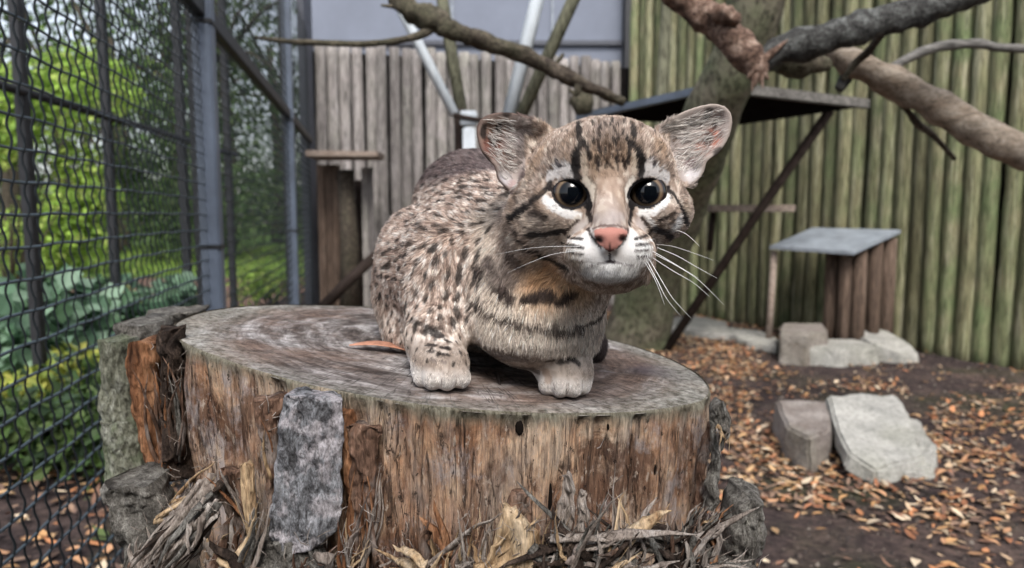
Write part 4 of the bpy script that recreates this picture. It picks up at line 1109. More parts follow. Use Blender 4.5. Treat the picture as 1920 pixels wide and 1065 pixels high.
# ================================================================== the small wild cat
class Field:
    def __init__(s, lo, hi, h):
        s.lo = np.array(lo, np.float32); s.h = h
        s.n = np.ceil((np.array(hi) - s.lo) / h).astype(int)
        s.a = np.full(s.n, 0.02, np.float32)
    def sub(s, lo, hi):
        i0 = np.clip(((np.array(lo) - s.lo) / s.h).astype(int), 0, s.n)
        i1 = np.clip(((np.array(hi) - s.lo) / s.h).astype(int) + 2, 0, s.n)
        if (i1 <= i0).any(): return None
        ax = [(np.arange(i0[k], i1[k], dtype=np.float32) * s.h + s.lo[k]) for k in range(3)]
        sl = tuple(slice(i0[k], i1[k]) for k in range(3))
        return sl, ax[0][:, None, None], ax[1][None, :, None], ax[2][None, None, :]
    def comb(s, sl, d, k, cut=False):
        a = s.a[sl]
        if cut:
            hh = np.maximum(k - np.abs(a + d), 0) / k
            s.a[sl] = np.maximum(a, -d) + hh * hh * k * 0.25
        else:
            hh = np.maximum(k - np.abs(a - d), 0) / k
            s.a[sl] = np.minimum(a, d) - hh * hh * k * 0.25
    def ell(s, c, r, k=0.01, cut=False, rot=None):
        c = np.array(c, np.float32); r = np.array(r, np.float32)
        m = r.max() + k + 0.004 if rot is not None else r + k + 0.004
        q = s.sub(c - m, c + m)
        if q is None: return
        sl, x, y, z = q
        x = x - c[0]; y = y - c[1]; z = z - c[2]
        if rot is not None:
            R = np.array(rot, np.float32)       # rows: local axes
            x, y, z = (R[i, 0] * x + R[i, 1] * y + R[i, 2] * z for i in range(3))
        k0 = np.sqrt((x / r[0]) ** 2 + (y / r[1]) ** 2 + (z / r[2]) ** 2) + 1e-6
        k1 = np.sqrt((x / r[0] ** 2) ** 2 + (y / r[1] ** 2) ** 2 + (z / r[2] ** 2) ** 2) + 1e-6
        s.comb(sl, k0 * (k0 - 1) / k1, k, cut)
    def cap(s, a, b, ra, rb, k=0.01, cut=False):
        a = np.array(a, np.float32); b = np.array(b, np.float32)
        m = max(ra, rb) + k + 0.004
        q = s.sub(np.minimum(a, b) - m, np.maximum(a, b) + m)
        if q is None: return
        sl, x, y, z = q
        ab = b - a
        t = np.clip(((x - a[0]) * ab[0] + (y - a[1]) * ab[1] + (z - a[2]) * ab[2]) / max(float(ab @ ab), 1e-12), 0, 1)
        d = np.sqrt((x - a[0] - t * ab[0]) ** 2 + (y - a[1] - t * ab[1]) ** 2 + (z - a[2] - t * ab[2]) ** 2) - (ra + (rb - ra) * t)
        s.comb(sl, d, k, cut)

EYE_R, EYE_OFF = .0106, .0030
def almond(px, py, k):
    # how far (px) outside the lid line of eye k a point lies, negative inside
    x0, y0 = ((1070, 364.5), (1212, 362.5))[k]; a = -0.19 if k == 0 else 0.19
    ux = (px - x0) * math.cos(a) - (py - y0) * math.sin(a); uy = (px - x0) * math.sin(a) + (py - y0) * math.cos(a)
    sc = F / .404
    return np.maximum(np.hypot(ux, uy - EYE_OFF * sc), np.hypot(ux, uy + EYE_OFF * sc)) - EYE_R * sc
def cat_surface():
    f = Field((-0.19, 0.355, EYE_Z - 0.150), (0.15, 0.83, EYE_Z + 0.075), 0.0012)
    E = lambda px, py, Y, r, k=0.012, cut=False, rot=None: f.ell(W(px, py, Y), r, k, cut, rot)
    C = lambda p, q, ra, rb, k=0.012, cut=False: f.cap(W(*p), W(*q), ra, rb, k, cut)
    # trunk and limbs
    E(905, 445, .635, (.060, .10, .064), .02)
    E(885, 395, .70, (.056, .07, .058), .03)
    E(775, 505, .600, (.031, .058, .052), .006)
    C((765, 560, .60), (772, 640, .575), .026, .020, .02)
    C((868, 432, .60), (848, 500, .555), .036, .040, .02)
    E(846, 510, .540, (.036, .045, .046), .02)
    C((838, 560, .53), (818, 640, .492), .030, .0205, .02)
    C((816, 630, .490), (822, 705, .470), .0185, .0165, .012)
    C((1065, 465, .50), (950, 460, .57), .042, .052, .025)
    E(1005, 560, .502, (.043, .042, .046), .025)
    E(1000, 605, .487, (.038, .036, .031), .016)
    E(1062, 590, .512, (.023, .035, .032), .014)
    C((1052, 620, .50), (1060, 705, .484), .020, .0160, .012)
    C((900, 560, .60), (1010, 580, .58), .045, .045, .03)
    # hind feet resting on the wood
    for px, py in ((768, 655), (1104, 674)):
        p = on_top(px, py); p.z += .012
        q = p + Vector((0, .06, .004))
        f.cap(p, q, .0145, .016, .015)
    # tail curled behind the body
    tp = [on_top(830, 600) + Vector((0, .03, .016)), on_top(900, 590) + Vector((0, .01, .014)), on_top(980, 600) + Vector((0, .0, .013)), on_top(1040, 620) + Vector((0, 0, .012))]
    for a, b in zip(tp[:-1], tp[1:]): f.cap(a, b, .014, .013, .01)
    # fore paws with four toes each
    for (px, py, yaw, w) in ((820, 737, -0.08, 1.0), (1066, 750, 0.12, .95)):
        b = on_top(px, py); gz = top_z(b.x)
        f.ell((b.x, b.y + .024, gz + .0135), (.0192 * w, .022, .0145), .010)
        for i, (ox, oy, r) in enumerate(((-.0128, .0155, .0078), (-.0046, .0090, .0088), (.0050, .0085, .0088), (.0132, .0150, .0078))):
            x = b.x + (ox * math.cos(yaw) - (oy) * math.sin(yaw)) * w; y = b.y + oy * math.cos(yaw) + ox * math.sin(yaw)
            f.ell((x, y, gz + r * .95), (r * .80, r * 1.35, r), .0022)
    # skull and face
    E(1127, 322, .468, (.0475, .054, .0335), .012)
    E(1118, 390, .453, (.0505, .038, .0305), .016)
    E(1012, 418, .466, (.021, .026, .024), .02)
    E(1243, 398, .458, (.018, .022, .0175), .014)
    E(1140, 300, .438, (.034, .030, .0235), .012)
    E(1142, 490, .440, (.028, .032, .020), .015)
    E(1142, 464, .414, (.0222, .023, .0156), .012)
    C((1142, 335, .425), (1143, 428, .3945), .0125, .0088, .010)
    E(1107, 470, .4045, (.0155, .0130, .0115), .006)
    E(1180, 469, .4045, (.0150, .0130, .0115), .006)
    E(1143, 504, .4090, (.0175, .013, .0070), .008)
    E(1067, 398, .432, (.018, .014, .010), .010)
    E(1214, 398, .432, (.016, .014, .010), .010)
    # nose leather
    E(1143, 441, .3895, (.0098, .0060, .0050), .0025)
    E(1143, 455, .3900, (.0060, .0058, .0066), .0025)
    E(1123, 450, .3850, (.0026, .0045, .0018), .0015, True)
    E(1168, 448, .3850, (.0026, .0045, .0018), .0015, True)
    # mouth cleft
    C((1143, 474, .3885), (1143, 492, .3930), .0010, .0010, .0015, True)
    # eye openings: a socket cut along the line of sight of each eye
    for px, py in ((1070, 364.5), (1212, 362.5)):
        p = W(px, py, .404)
        fw = (CAMP - p).normalized(); rt = Vector((fw.y * -1, fw.x, 0)).normalized(); up = rt.cross(fw) * -1
        tilt = -0.19 if px < 1140 else 0.19
        rt2 = rt * math.cos(tilt) + up * math.sin(tilt); up2 = up * math.cos(tilt) - rt * math.sin(tilt)
        q = f.sub((p.x - .02, p.y - .02, p.z - .018), (p.x + .02, p.y + .034, p.z + .018))
        sl, x, y, z = q
        x = x - p.x; y = y - p.y; z = z - p.z
        u = rt2.x * x + rt2.y * y + rt2.z * z; w = up2.x * x + up2.y * y + up2.z * z; l = fw.x * x + fw.y * y + fw.z * z
        d = np.maximum(np.sqrt(u * u + (w - EYE_OFF) ** 2), np.sqrt(u * u + (w + EYE_OFF) ** 2)) - EYE_R
        d = np.maximum(d, np.abs(l) - .022)
        f.comb(sl, d.astype(np.float32), .0018, True)
    # ears: cupped shells
    def poly_sd(X, Y_, P):
        d = np.full(X.shape, 1e9, np.float32); ins = np.zeros(X.shape, bool)
        n = len(P)
        for i in range(n):
            ax, ay = P[i]; bx, by = P[(i + 1) % n]
            ex, ey = bx - ax, by - ay
            wx, wy = X - ax, Y_ - ay
            t = np.clip((wx * ex + wy * ey) / (ex * ex + ey * ey + 1e-9), 0, 1)
            d = np.minimum(d, (wx - t * ex) ** 2 + (wy - t * ey) ** 2)
            c = ((ay <= Y_) != (by <= Y_)) & (X < (bx - ax) * (Y_ - ay) / (by - ay + 1e-12) + ax)
            ins ^= c
        return np.sqrt(d) * np.where(ins, -1, 1)
    for name, y0, outer in (('L', .468, -1), ('R', .462, 1)):
        P = EARS[name]
        sm = [(p.x, p.y) for p in smooth_path([(x, y, 0) for x, y in P], 4)][:-1]
        xs = [p[0] for p in sm]; ys = [p[1] for p in sm]
        a = W(min(xs) - 10, max(ys) + 10, y0 - .03); b = W(max(xs) + 10, min(ys) - 10, y0 + .04)
        q = f.sub((min(a.x, b.x) - .006, y0 - .025, min(a.z, b.z) - .006), (max(a.x, b.x) + .006, y0 + .04, max(a.z, b.z) + .006))
        sl, x, y, z = q
        zz = z - EYE_Z
        dep = CT * y - ST * zz
        PX = 960 + F * x / dep; PY = 532.5 - F * (ST * y + CT * zz) / dep
        PX, PY = np.broadcast_arrays(PX, PY)
        # the outline is evaluated on one mean-depth sheet so that the ear is a solid extruded along the line of sight
        sd = poly_sd(PX.astype(np.float32), PY.astype(np.float32), sm)
        cup = np.clip(-sd / 34.0, 0, 1); cup = cup * cup * (3 - 2 * cup)
        root = np.clip(((PX - np.mean(xs)) * -outer + 10) / 70.0, 0, 1)
        Ys = y0 + .0085 * cup + .0 * root
        th = .0012 + .0015 * cup
        d = np.maximum((np.abs(y - Ys) * .72 - th), sd * (y0 / F) )
        f.comb(sl, d.astype(np.float32), .004)
    import openvdb
    g = openvdb.FloatGrid(0.02)
    g.copyFromArray(np.ascontiguousarray(np.clip(f.a, -0.006, 0.006)))
    v, q = g.convertToQuads(isovalue=0.0)
    return v * f.h + f.lo, q

EARS = {
 'L': [(1042, 246), (1012, 228), (985, 217), (958, 211), (930, 211), (905, 220), (894, 238), (895, 262), (903, 285), (917, 303), (927, 314), (932, 335), (945, 350), (962, 360), (990, 352), (1030, 300)],
 'R': [(1228, 243), (1250, 227), (1275, 212), (1300, 202), (1328, 195), (1350, 196), (1367, 206), (1373, 224), (1370, 248), (1359, 272), (1344, 290), (1326, 303), (1320, 322), (1308, 340), (1288, 352), (1262, 330), (1235, 290)],
}
def z1(x, y): return (860 + x / 2.476, 170 + y / 2.476)
def z2(x, y): return (680 + x / 2.0096, 250 + y / 2.0096)
BLK, DBR, BRN = (.012, .009, .009), (.035, .022, .018), (.11, .070, .048)
WHT, CRM, TAN, GRY = (.76, .745, .74), (.50, .42, .34), (.27, .185, .13), (.235, .19, .175)
# soft patches of coat colour: pixel, radius px, colour, strength
PATCH = [
 (z1(400, 890), 62, (.50, .30, .16), .85), (z1(560, 930), 45, (.50, .34, .21), .7), (z1(250, 830), 40, (.20, .15, .12), .6),
 (z1(700, 430), 26, (.30, .215, .165), .6), (z1(700, 520), 22, (.36, .30, .27), .5), (z1(703, 590), 27, (.32, .285, .28), .75), (z1(640, 590), 12, (.28, .24, .235), .6), (z1(760, 585), 12, (.28, .24, .235), .6),
 (z1(470, 660), 30, CRM, .5), (z1(560, 640), 24, (.40, .36, .34), .8), (z1(850, 620), 18, (.42, .37, .36), .8),
 (z1(610, 740), 34, WHT, 1), (z1(660, 770), 26, WHT, 1), (z1(800, 730), 30, WHT, 1), (z1(860, 760), 26, WHT, .9), (z1(560, 700), 20, WHT, .7), (z1(600, 660), 12, WHT, .8), (z1(810, 660), 12, WHT, .8),
 (z1(700, 850), 42, (.86, .85, .85), 1), (z1(620, 840), 30, (.80, .79, .78), .85), (z1(790, 840), 30, (.80, .79, .78), .85), (z1(520, 780), 28, CRM, .6),  # white chin fur, painted brighter for light bounced from below
 (z1(1010, 620), 20, WHT, .95), (z1(1060, 560), 14, CRM, .7), (z1(330, 620), 30, (.56, .47, .40), .75), (z1(300, 520), 20, (.54, .45, .38), .6), (z1(430, 620), 24, (.54, .45, .38), .6), (z1(420, 720), 26, (.55, .48, .42), .7), (z1(350, 800), 20, (.50, .40, .31), .6), (z1(1000, 500), 18, (.56, .49, .43), .6),
 (z1(370, 310), 30, (.36, .245, .165), .7), (z1(940, 270), 26, (.34, .23, .15), .7), (z1(1000, 330), 20, (.44, .36, .27), .6), (z1(330, 390), 25, (.33, .25, .18), .5),
 (z1(690, 290), 50, (.27, .18, .115), .7), (z1(690, 180), 45, (.26, .21, .185), .6), (z1(940, 580), 24, (.36, .30, .26), .7),
 (z2(900, 300), 18, CRM, .2),
]
# painted markings: polyline, width px, colour, strength
def S(pts, w, c=BLK, a=.95, z=z1): return ([z(*p) for p in pts], w, c, a)
MARK = [
 # pale fields round the eyes
 S([(425, 392), (475, 375), (530, 388)], 20, (.60, .57, .56), .9), S([(450, 360), (500, 345), (530, 370)], 15, (.60, .57, .56), .85),
 S([(590, 415), (622, 445), (628, 500)], 15, (.55, .48, .40), .95),
 S([(402, 500), (440, 548), (500, 573), (556, 578)], 13, (.78, .76, .75), 1), S([(420, 510), (480, 555), (540, 585)], 9, (.78, .76, .75), .9),
 S([(862, 378), (920, 372), (968, 402)], 21, (.64, .61, .60), .95), S([(870, 345), (888, 330)], 13, (.64, .61, .60), .8),
 S([(805, 412), (782, 455), (782, 505)], 13, (.60, .55, .49), .95),
 S([(845, 568), (900, 568), (950, 530), (975, 492)], 12, (.78, .76, .75), 1),
 S([(555, 590), (510, 645)], 9, CRM, .7), S([(880, 590), (915, 650)], 8, WHT, .8),
 S([(580, 300), (585, 390)], 9, CRM, .85), S([(630, 300), (640, 380)], 8, (.34, .25, .18), .6), S([(815, 300), (815, 380)], 9, CRM, .85),
 # forehead stripes
 S([(556, 150), (562, 220)], 9), S([(572, 245), (545, 300), (540, 350), (556, 402)], 13), S([(550, 300), (540, 370)], 14), S([(598, 262), (612, 322)], 8),
 S([(806, 150), (812, 222)], 9), S([(798, 242), (830, 275), (850, 330), (846, 392)], 12), S([(836, 300), (848, 360)], 13), S([(792, 270), (785, 338)], 7),
 S([(648, 235), (660, 292)], 6, DBR), S([(700, 262), (690, 325)], 6, BRN), S([(735, 255), (742, 332)], 6, DBR), S([(762, 318), (775, 362)], 6, DBR), S([(638, 325), (648, 372)], 5, DBR), S([(690, 338), (722, 362)], 6, DBR, .8),
 S([(672, 300), (676, 322)], 5, DBR, .8), S([(712, 292), (716, 312)], 5, DBR, .8),
 S([(620, 145), (628, 165)], 6, DBR, .8), S([(680, 160), (684, 178)], 6, DBR, .8), S([(650, 188), (654, 208)], 6, DBR, .8), S([(722, 176), (726, 196)], 6, DBR, .8), S([(740, 206), (744, 226)], 6, DBR, .8), S([(690, 206), (692, 230)], 6, BRN, .9), S([(480, 160), (500, 150)], 7, DBR, .7), S([(860, 165), (880, 175)], 7, BRN, .7),
 S([(458, 334), (472, 350)], 9, (.05, .04, .05), .9), S([(905, 325), (907, 345)], 7, (.05, .04, .05), .9),
 # viewer-left cheek
 S([(425, 435), (388, 475), (340, 520), (300, 562), (248, 598)], 11), S([(300, 550), (245, 598)], 14), S([(350, 565), (402, 592)], 13, DBR, .85), S([(350, 520), (360, 560)], 8, DBR, .7),
 S([(485, 652), (400, 668), (335, 668)], 11), S([(556, 602), (512, 640), (490, 668)], 6, DBR, .95), S([(380, 768), (430, 784), (505, 828)], 12), S([(310, 738), (370, 748)], 7, DBR), S([(265, 648), (292, 690), (322, 722)], 8, DBR, .9), S([(260, 480), (290, 470)], 8, DBR, .6),
 S([(390, 470), (300, 500)], 7, BRN, .5), S([(300, 440), (330, 425)], 7, DBR, .55), S([(262, 500), (275, 520)], 8, DBR, .6),
 S([(505, 680), (572, 688)], 5.5), S([(480, 708), (578, 730)], 6), S([(505, 748), (575, 758)], 5), S([(515, 785), (575, 792)], 3.5, DBR, .8),
 S([(505, 694), (570, 704)], 4, WHT, .9), S([(500, 735), (575, 742)], 4, WHT, .9), S([(510, 768), (575, 775)], 4, WHT, .9),
 # viewer-right cheek
 S([(945, 448), (1000, 480), (1030, 540), (1050, 600), (1062, 628)], 9), S([(1030, 545), (1055, 605)], 11), S([(1002, 568), (962, 588), (930, 600)], 7, DBR), S([(908, 640), (960, 660), (992, 692)], 12, (.03, .025, .03)), S([(850, 588), (884, 640), (892, 665)], 6, DBR),
 S([(820, 688), (882, 668)], 6), S([(828, 716), (884, 711)], 6), S([(822, 746), (880, 736)], 4, DBR), S([(830, 772), (885, 766)], 3.5, DBR),
 S([(835, 700), (900, 690)], 4.5, (.75, .75, .75), 1), S([(830, 731), (900, 723)], 4.5, (.75, .75, .75), 1), S([(830, 758), (895, 752)], 4, (.75, .75, .75), 1),
 # tear lines beside the nose
 S([(588, 500), (602, 560), (618, 598)], 11, BLK, 1), S([(602, 560), (612, 600)], 13, DBR, .9), S([(600, 640), (622, 682), (655, 722)], 7, DBR, .95),
 S([(806, 520), (796, 585), (792, 620)], 10, BLK, 1), S([(788, 645), (775, 688), (738, 730)], 6, DBR, .9),
 S([(604, 400), (640, 440), (632, 520), (622, 590)], 5, BRN, .7), S([(795, 400), (768, 450), (770, 520), (790, 590)], 5, BRN, .6),
 S([(620, 640), (660, 628), (740, 628), (785, 642)], 4.5, (.10, .06, .055), .8),
 # mouth: lip line with its slight shadow painted dark
 S([(701, 748), (702, 790)], 3.5, (.05, .035, .04), 1), S([(702, 792), (655, 803), (600, 815)], 3.5, (.12, .09, .10), .6), S([(702, 792), (755, 803), (812, 812)], 4.5, (.14, .11, .125), .6), S([(690, 795), (720, 795)], 6, (.05, .035, .04), .9),
 S([(655, 845), (700, 838), (750, 845)], 4, (.42, .42, .48), .6),
 # throat and chest
 S([(130, 790), (165, 865), (190, 902)], 22, (.07, .05, .045), .75), S([(240, 775), (285, 800)], 24, (.09, .065, .055), .7), S([(200, 930), (240, 970)], 14, DBR), S([(312, 968), (390, 942), (432, 960)], 17, DBR), S([(465, 985), (512, 958)], 14, DBR, .9), S([(80, 830), (110, 850)], 14, DBR, .8),
 S([(420, 640), (450, 662), (500, 692), (580, 715), (660, 728), (740, 742), (830, 732), (890, 700), (925, 640)], 9, DBR, .9, z2), S([(520, 592), (565, 622)], 14, DBR, .95, z2), S([(610, 630), (700, 606)], 15, DBR, .9, z2), S([(735, 632), (800, 606)], 12, DBR, .8, z2), S([(725, 715), (730, 750)], 13, DBR, .8, z2), S([(860, 770), (890, 745)], 12, (.2, .17, .17), .5, z2),
 S([(430, 500), (450, 520)], 14, DBR, .8, z2), S([(480, 480), (560, 560)], 26, (.09, .065, .06), .65, z2),
 S([(440, 800), (560, 830)], 16, (.16, .125, .105), .7, z2), S([(450, 870), (640, 890)], 24, (.09, .07, .06), .8, z2), S([(420, 840), (600, 850)], 22, (.14, .11, .095), .7, z2),
 # fore legs
 S([(190, 700), (240, 730), (300, 735)], 9, DBR, .7, z2), S([(225, 745), (238, 752)], 9, DBR, .8, z2), S([(265, 750), (292, 762)], 14, BLK, .95, z2), S([(312, 778), (330, 786)], 7, BLK, .9, z2), S([(245, 796), (272, 800)], 9, BLK, .9, z2), S([(297, 806), (322, 812)], 9, BLK, .9, z2), S([(290, 830), (322, 834)], 8, BLK, .9, z2), S([(250, 820), (265, 822)], 8, BLK, .8, z2), S([(300, 855), (312, 862)], 6, (.15, .12, .11), .8, z2), S([(260, 850), (275, 856)], 6, (.15, .12, .11), .8, z2),
 S([(238, 925), (236, 965)], 2.6, (.12, .09, .08), .75, z2), S([(298, 925), (296, 968)], 2.6, (.12, .09, .08), .75, z2), S([(352, 915), (352, 955)], 2.6, (.12, .09, .08), .75, z2), S([(720, 940), (722, 975)], 2.6, (.12, .09, .08), .75, z2), S([(770, 945), (768, 998)], 2.6, (.12, .09, .08), .75, z2), S([(828, 935), (826, 985)], 2.6, (.12, .09, .08), .75, z2),
 S([(690, 860), (720, 855)], 7, DBR, .8, z2), S([(740, 862), (770, 858)], 9, BLK, .8, z2), S([(760, 842), (790, 848)], 9, BLK, .9, z2), S([(798, 856), (812, 866)], 9, BLK, .9, z2), S([(690, 900), (700, 930)], 14, (.22, .15, .11), .7, z2),
]

_r = random.Random(5)
for _k in range(70):
    if _k < 44: _x, _y = _r.uniform(625, 790), _r.uniform(225, 372)
    else: _x, _y = _r.uniform(470, 910), _r.uniform(128, 232)
    if abs(_x - 700) > 60 and 300 < _y: continue
    _l = _r.uniform(8, 26); _d = (_x - 700) / 500
    MARK.append(S([(_x, _y), (_x + _d * _l, _y - _l)], _r.uniform(3.4, 5.4), _r.choice([DBR, BLK, BRN, BLK]), _r.uniform(.75, 1)))
for _k in range(46):
    _x, _y = _r.choice([(_r.uniform(300, 460), _r.uniform(270, 430)), (_r.uniform(880, 1010), _r.uniform(230, 380)), (_r.uniform(230, 420), _r.uniform(430, 700)), (_r.uniform(900, 1030), _r.uniform(480, 640))])
    _l = _r.uniform(6, 16); _a = _r.uniform(-.4, .4) + (2.4 if _x < 600 else .7)
    MARK.append(S([(_x, _y), (_x + math.cos(_a) * _l, _y - math.sin(_a) * _l)], _r.uniform(3.0, 5.5), _r.choice([DBR, BRN, BRN]), _r.uniform(.5, .85)))
def build_cat():
    v, q = cat_surface()
    v = v.astype(np.float64)
    # light smoothing of the voxel surface
    nV = len(v)
    e = np.concatenate([q[:, [0, 1]], q[:, [1, 2]], q[:, [2, 3]], q[:, [3, 0]]])
    deg = np.bincount(e.ravel(), minlength=nV)[:, None]
    for lam in (.5, .5, .5):
        acc = np.zeros_like(v)
        for k in range(3):
            acc[:, k] = np.bincount(e[:, 0], v[e[:, 1], k], nV) + np.bincount(e[:, 1], v[e[:, 0], k], nV)
        v += lam * (acc / deg - v)
    # orientation
    T = np.concatenate([q[:, [0, 1, 2]], q[:, [0, 2, 3]]])
    vol = np.einsum('ij,ij->i', v[T[:, 0]], np.cross(v[T[:, 1]], v[T[:, 2]])).sum()
    if vol < 0:
        q = q[:, ::-1].copy(); T = T[:, ::-1].copy()
    fn = np.cross(v[T[:, 1]] - v[T[:, 0]], v[T[:, 2]] - v[T[:, 0]])
    area = np.linalg.norm(fn, axis=1) * .5
    vn = np.zeros_like(v)
    for c in range(3):
        for k in range(3):
            vn[:, k] += np.bincount(T[:, c], fn[:, k], nV)
    vn /= np.linalg.norm(vn, axis=1)[:, None] + 1e-12
    bvh = BVHTree.FromPolygons([tuple(p) for p in v], [tuple(int(i) for i in p) for p in q])
    def hit(px, py):
        d = ray(px, py).normalized()
        r = bvh.ray_cast(CAMP, d)
        return np.array(r[0]) if r[0] is not None else None
    def proj(p):
        dy = p[:, 1]; dz = p[:, 2] - EYE_Z
        dep = CT * dy - ST * dz
        return 960 + F * p[:, 0] / dep, 532.5 - F * (ST * dy + CT * dz) / dep
    PXM = lambda p: float(np.linalg.norm(p - np.array(CAMP))) / F
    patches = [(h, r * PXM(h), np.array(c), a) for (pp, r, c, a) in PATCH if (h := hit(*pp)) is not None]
    marks = []
    for pts, w, c, a in MARK:
        P = []
        for (x0, y0), (x1, y1) in zip(pts[:-1], pts[1:]):
            n = max(2, int(math.hypot(x1 - x0, y1 - y0) / max(w * .22, 1.0)) + 1)
            for t in np.linspace(0, 1, n):
                h = hit(x0 + (x1 - x0) * t, y0 + (y1 - y0) * t)
                if h is not None: P.append(h)
        if P:
            P = np.array(P); s = PXM(P[0])
            marks.append((P, w * (.62 if (w >= 9 and max(c) < .05) else .56) * s, np.array(c), a))
    eyes = []
    for px, py in ((1070, 364), (1212, 362)):
        eyes.append(W(px, py, .4292))
    ER = .0126
    # spots scattered over trunk and limbs, lengthened along the lie of the coat
    nose = np.array(W(1143, 440, .39)); headc = np.array(W(1125, 370, .47))
    lob = np.array(W(940, 420, .56))
    def flow(p, n):
        d_head = np.linalg.norm(p - headc, axis=1)
        wh = np.clip((.082 - d_head) / .02, 0, 1)[:, None]
        fh = p - (nose + np.array([0, .012, .0]))
        fh[:, 1] *= .8
        fh /= np.linalg.norm(fh, axis=1)[:, None] + 1e-9
        fb = np.tile(np.array([-.55, .75, -.28]), (len(p), 1))
        low = np.clip((EYE_Z - .045 - p[:, 2]) / .04, 0, 1)[:, None]
        fb = fb * (1 - low) + np.array([-.15, .1, -1.0]) * low
        ch = np.clip((.515 - p[:, 1]) / .02, 0, 1)[:, None]
        fb = fb * (1 - ch) + np.array([-.12, -.02, -1.0]) * ch
        f_ = fh * wh + fb * (1 - wh)
        pawz = (top_z(p[:, 0]) + .032 - p[:, 2]) / .012
        pw = (np.clip(pawz, 0, 1) * (p[:, 1] < .505))[:, None]
        f_ = f_ * (1 - pw) + np.array([0, -1.0, -.55]) * pw
        f_ -= n * (f_ * n).sum(1)[:, None]
        f_ /= np.linalg.norm(f_, axis=1)[:, None] + 1e-9
        return f_
    cdf = np.cumsum(area); cdf /= cdf[-1]
    def sample(n):
        i = np.searchsorted(cdf, RNG.random(n)); i = np.minimum(i, len(T) - 1)
        a, b = RNG.random(n), RNG.random(n); m = a + b > 1; a[m] = 1 - a[m]; b[m] = 1 - b[m]
        A, B, C_ = T[i, 0], T[i, 1], T[i, 2]
        p = v[A] + (v[B] - v[A]) * a[:, None] + (v[C_] - v[A]) * b[:, None]
        n_ = vn[A] * (1 - a - b)[:, None] + vn[B] * a[:, None] + vn[C_] * b[:, None]
        n_ /= np.linalg.norm(n_, axis=1)[:, None] + 1e-9
        return p, n_
    sp, sn = sample(9000)
    spots = []
    cell = {}
    for p, n in zip(sp, sn):
        hd = min(np.linalg.norm(p - headc), np.linalg.norm(p - nose) + .02)
        if hd < .078: continue
        px, py = proj(p[None])
        if py[0] > 585 and 880 < px[0] < 1150 and p[1] < .53: continue
        if px[0] > 905 and py[0] > 430 and p[1] < .52: continue
        if p[2] < top_z(p[0]) + .016 and p[1] < .50: continue
        md = .0076 + .0022 * (p[1] > .56)
        key = tuple((p / .012).astype(int))
        ok = True
        for dx in (-1, 0, 1):
            for dy in (-1, 0, 1):
                for dz in (-1, 0, 1):
                    for o in cell.get((key[0] + dx, key[1] + dy, key[2] + dz), ()):
                        if ((o - p) ** 2).sum() < md * md: ok = False; break
        if ok:
            cell.setdefault(key, []).append(p); spots.append((p, n))
    SP = np.array([s[0] for s in spots]); SN = np.array([s[1] for s in spots])
    SF = flow(SP, SN)
    SL = RNG.uniform(.0030, .0060, len(SP)); SW = SL * RNG.uniform(.42, .66, len(SP)); SA = RNG.uniform(.85, 1.0, len(SP)); low_ = SP[:, 2] < top_z(SP[:, 0]) + .034; SL[low_] *= .62; SW[low_] *= .62
    skey = {}
    for i, p in enumerate(SP):
        skey.setdefault(tuple((p / .012).astype(int)), []).append(i)
    def sstep(x): x = np.clip(x, 0, 1); return x * x * (3 - 2 * x)
    def vnoise(p, s, o=0.0):
        # cheap smooth noise from summed sines
        q_ = p * s + o
        return (np.sin(q_[:, 0] * 1.7 + 1.3 * np.sin(q_[:, 1] * 1.1 + 2)) + np.sin(q_[:, 1] * 1.9 + 1.7 * np.sin(q_[:, 2] * 1.3)) + np.sin(q_[:, 2] * 1.5 + 1.1 * np.sin(q_[:, 0] * 1.6 + 4))) / 3
    def h3(i, j, k):
        n_ = (i * 374761393 + j * 668265263 + k * 2147483647) & 0xffffffff
        n_ = ((n_ ^ (n_ >> 13)) * 1274126177) & 0xffffffff
        return ((n_ ^ (n_ >> 16)) & 0xffff) / 65535.0
    def vn3(p, s, o=0):
        q_ = p * s + 1000.0 + o; i = np.floor(q_).astype(np.int64); f = q_ - i; f = f * f * (3 - 2 * f)
        r = 0
        for a in (0, 1):
            for b_ in (0, 1):
                for c_ in (0, 1):
                    w = (f[:, 0] if a else 1 - f[:, 0]) * (f[:, 1] if b_ else 1 - f[:, 1]) * (f[:, 2] if c_ else 1 - f[:, 2])
                    r = r + w * h3(i[:, 0] + a, i[:, 1] + b_, i[:, 2] + c_)
        return r
    def colour(p, n, jitter=True):
        N = len(p)
        px, py = proj(p)
        hd = np.minimum(np.linalg.norm(p - headc, axis=1), np.linalg.norm(p - nose, axis=1) + .025)
        c = np.tile(np.array([.40, .315, .265]), (N, 1))
        def mix(w, col, c):
            return c + (np.array(col) - c) * w[:, None]
        # agouti mottling of the head
        m1 = vn3(p * np.array([1.35, .7, .6]), 420, 3); m2 = vn3(p, 900, 7); m3 = vn3(p, 130, 11)
        hm = 1 - sstep((hd - .072) / .02)
        c = mix(hm * sstep((m1 - .52) / .2) * .55, (.15, .10, .07), c)
        c = mix(hm * sstep((.42 - m1) / .18) * .7, (.64, .56, .48), c)
        c = mix(hm * sstep((m3 - .5) / .3) * .4, (.30, .21, .145), c)
        # trunk: warm pinkish flank, cool dark back, haunch highlight painted in pale, paler lower parts
        body = sstep((hd - .068) / .02)
        c = mix(body * .75, (.60, .49, .43), c)
        c = mix(body * .55 * np.clip(0.5 + .5 * vnoise(p, 60), 0, 1), (.53, .38, .305), c)
        back = body * sstep((p[:, 2] - (EYE_Z + .016)) / .02) * sstep((p[:, 1] - .555) / .035)
        c = mix(body * sstep((EYE_Z - .05 - p[:, 2]) / .04) * .55, (.50, .45, .40), c)
        ha = sstep(1 - np.linalg.norm(p - np.array(W(722, 410, .60)), axis=1) / .030)
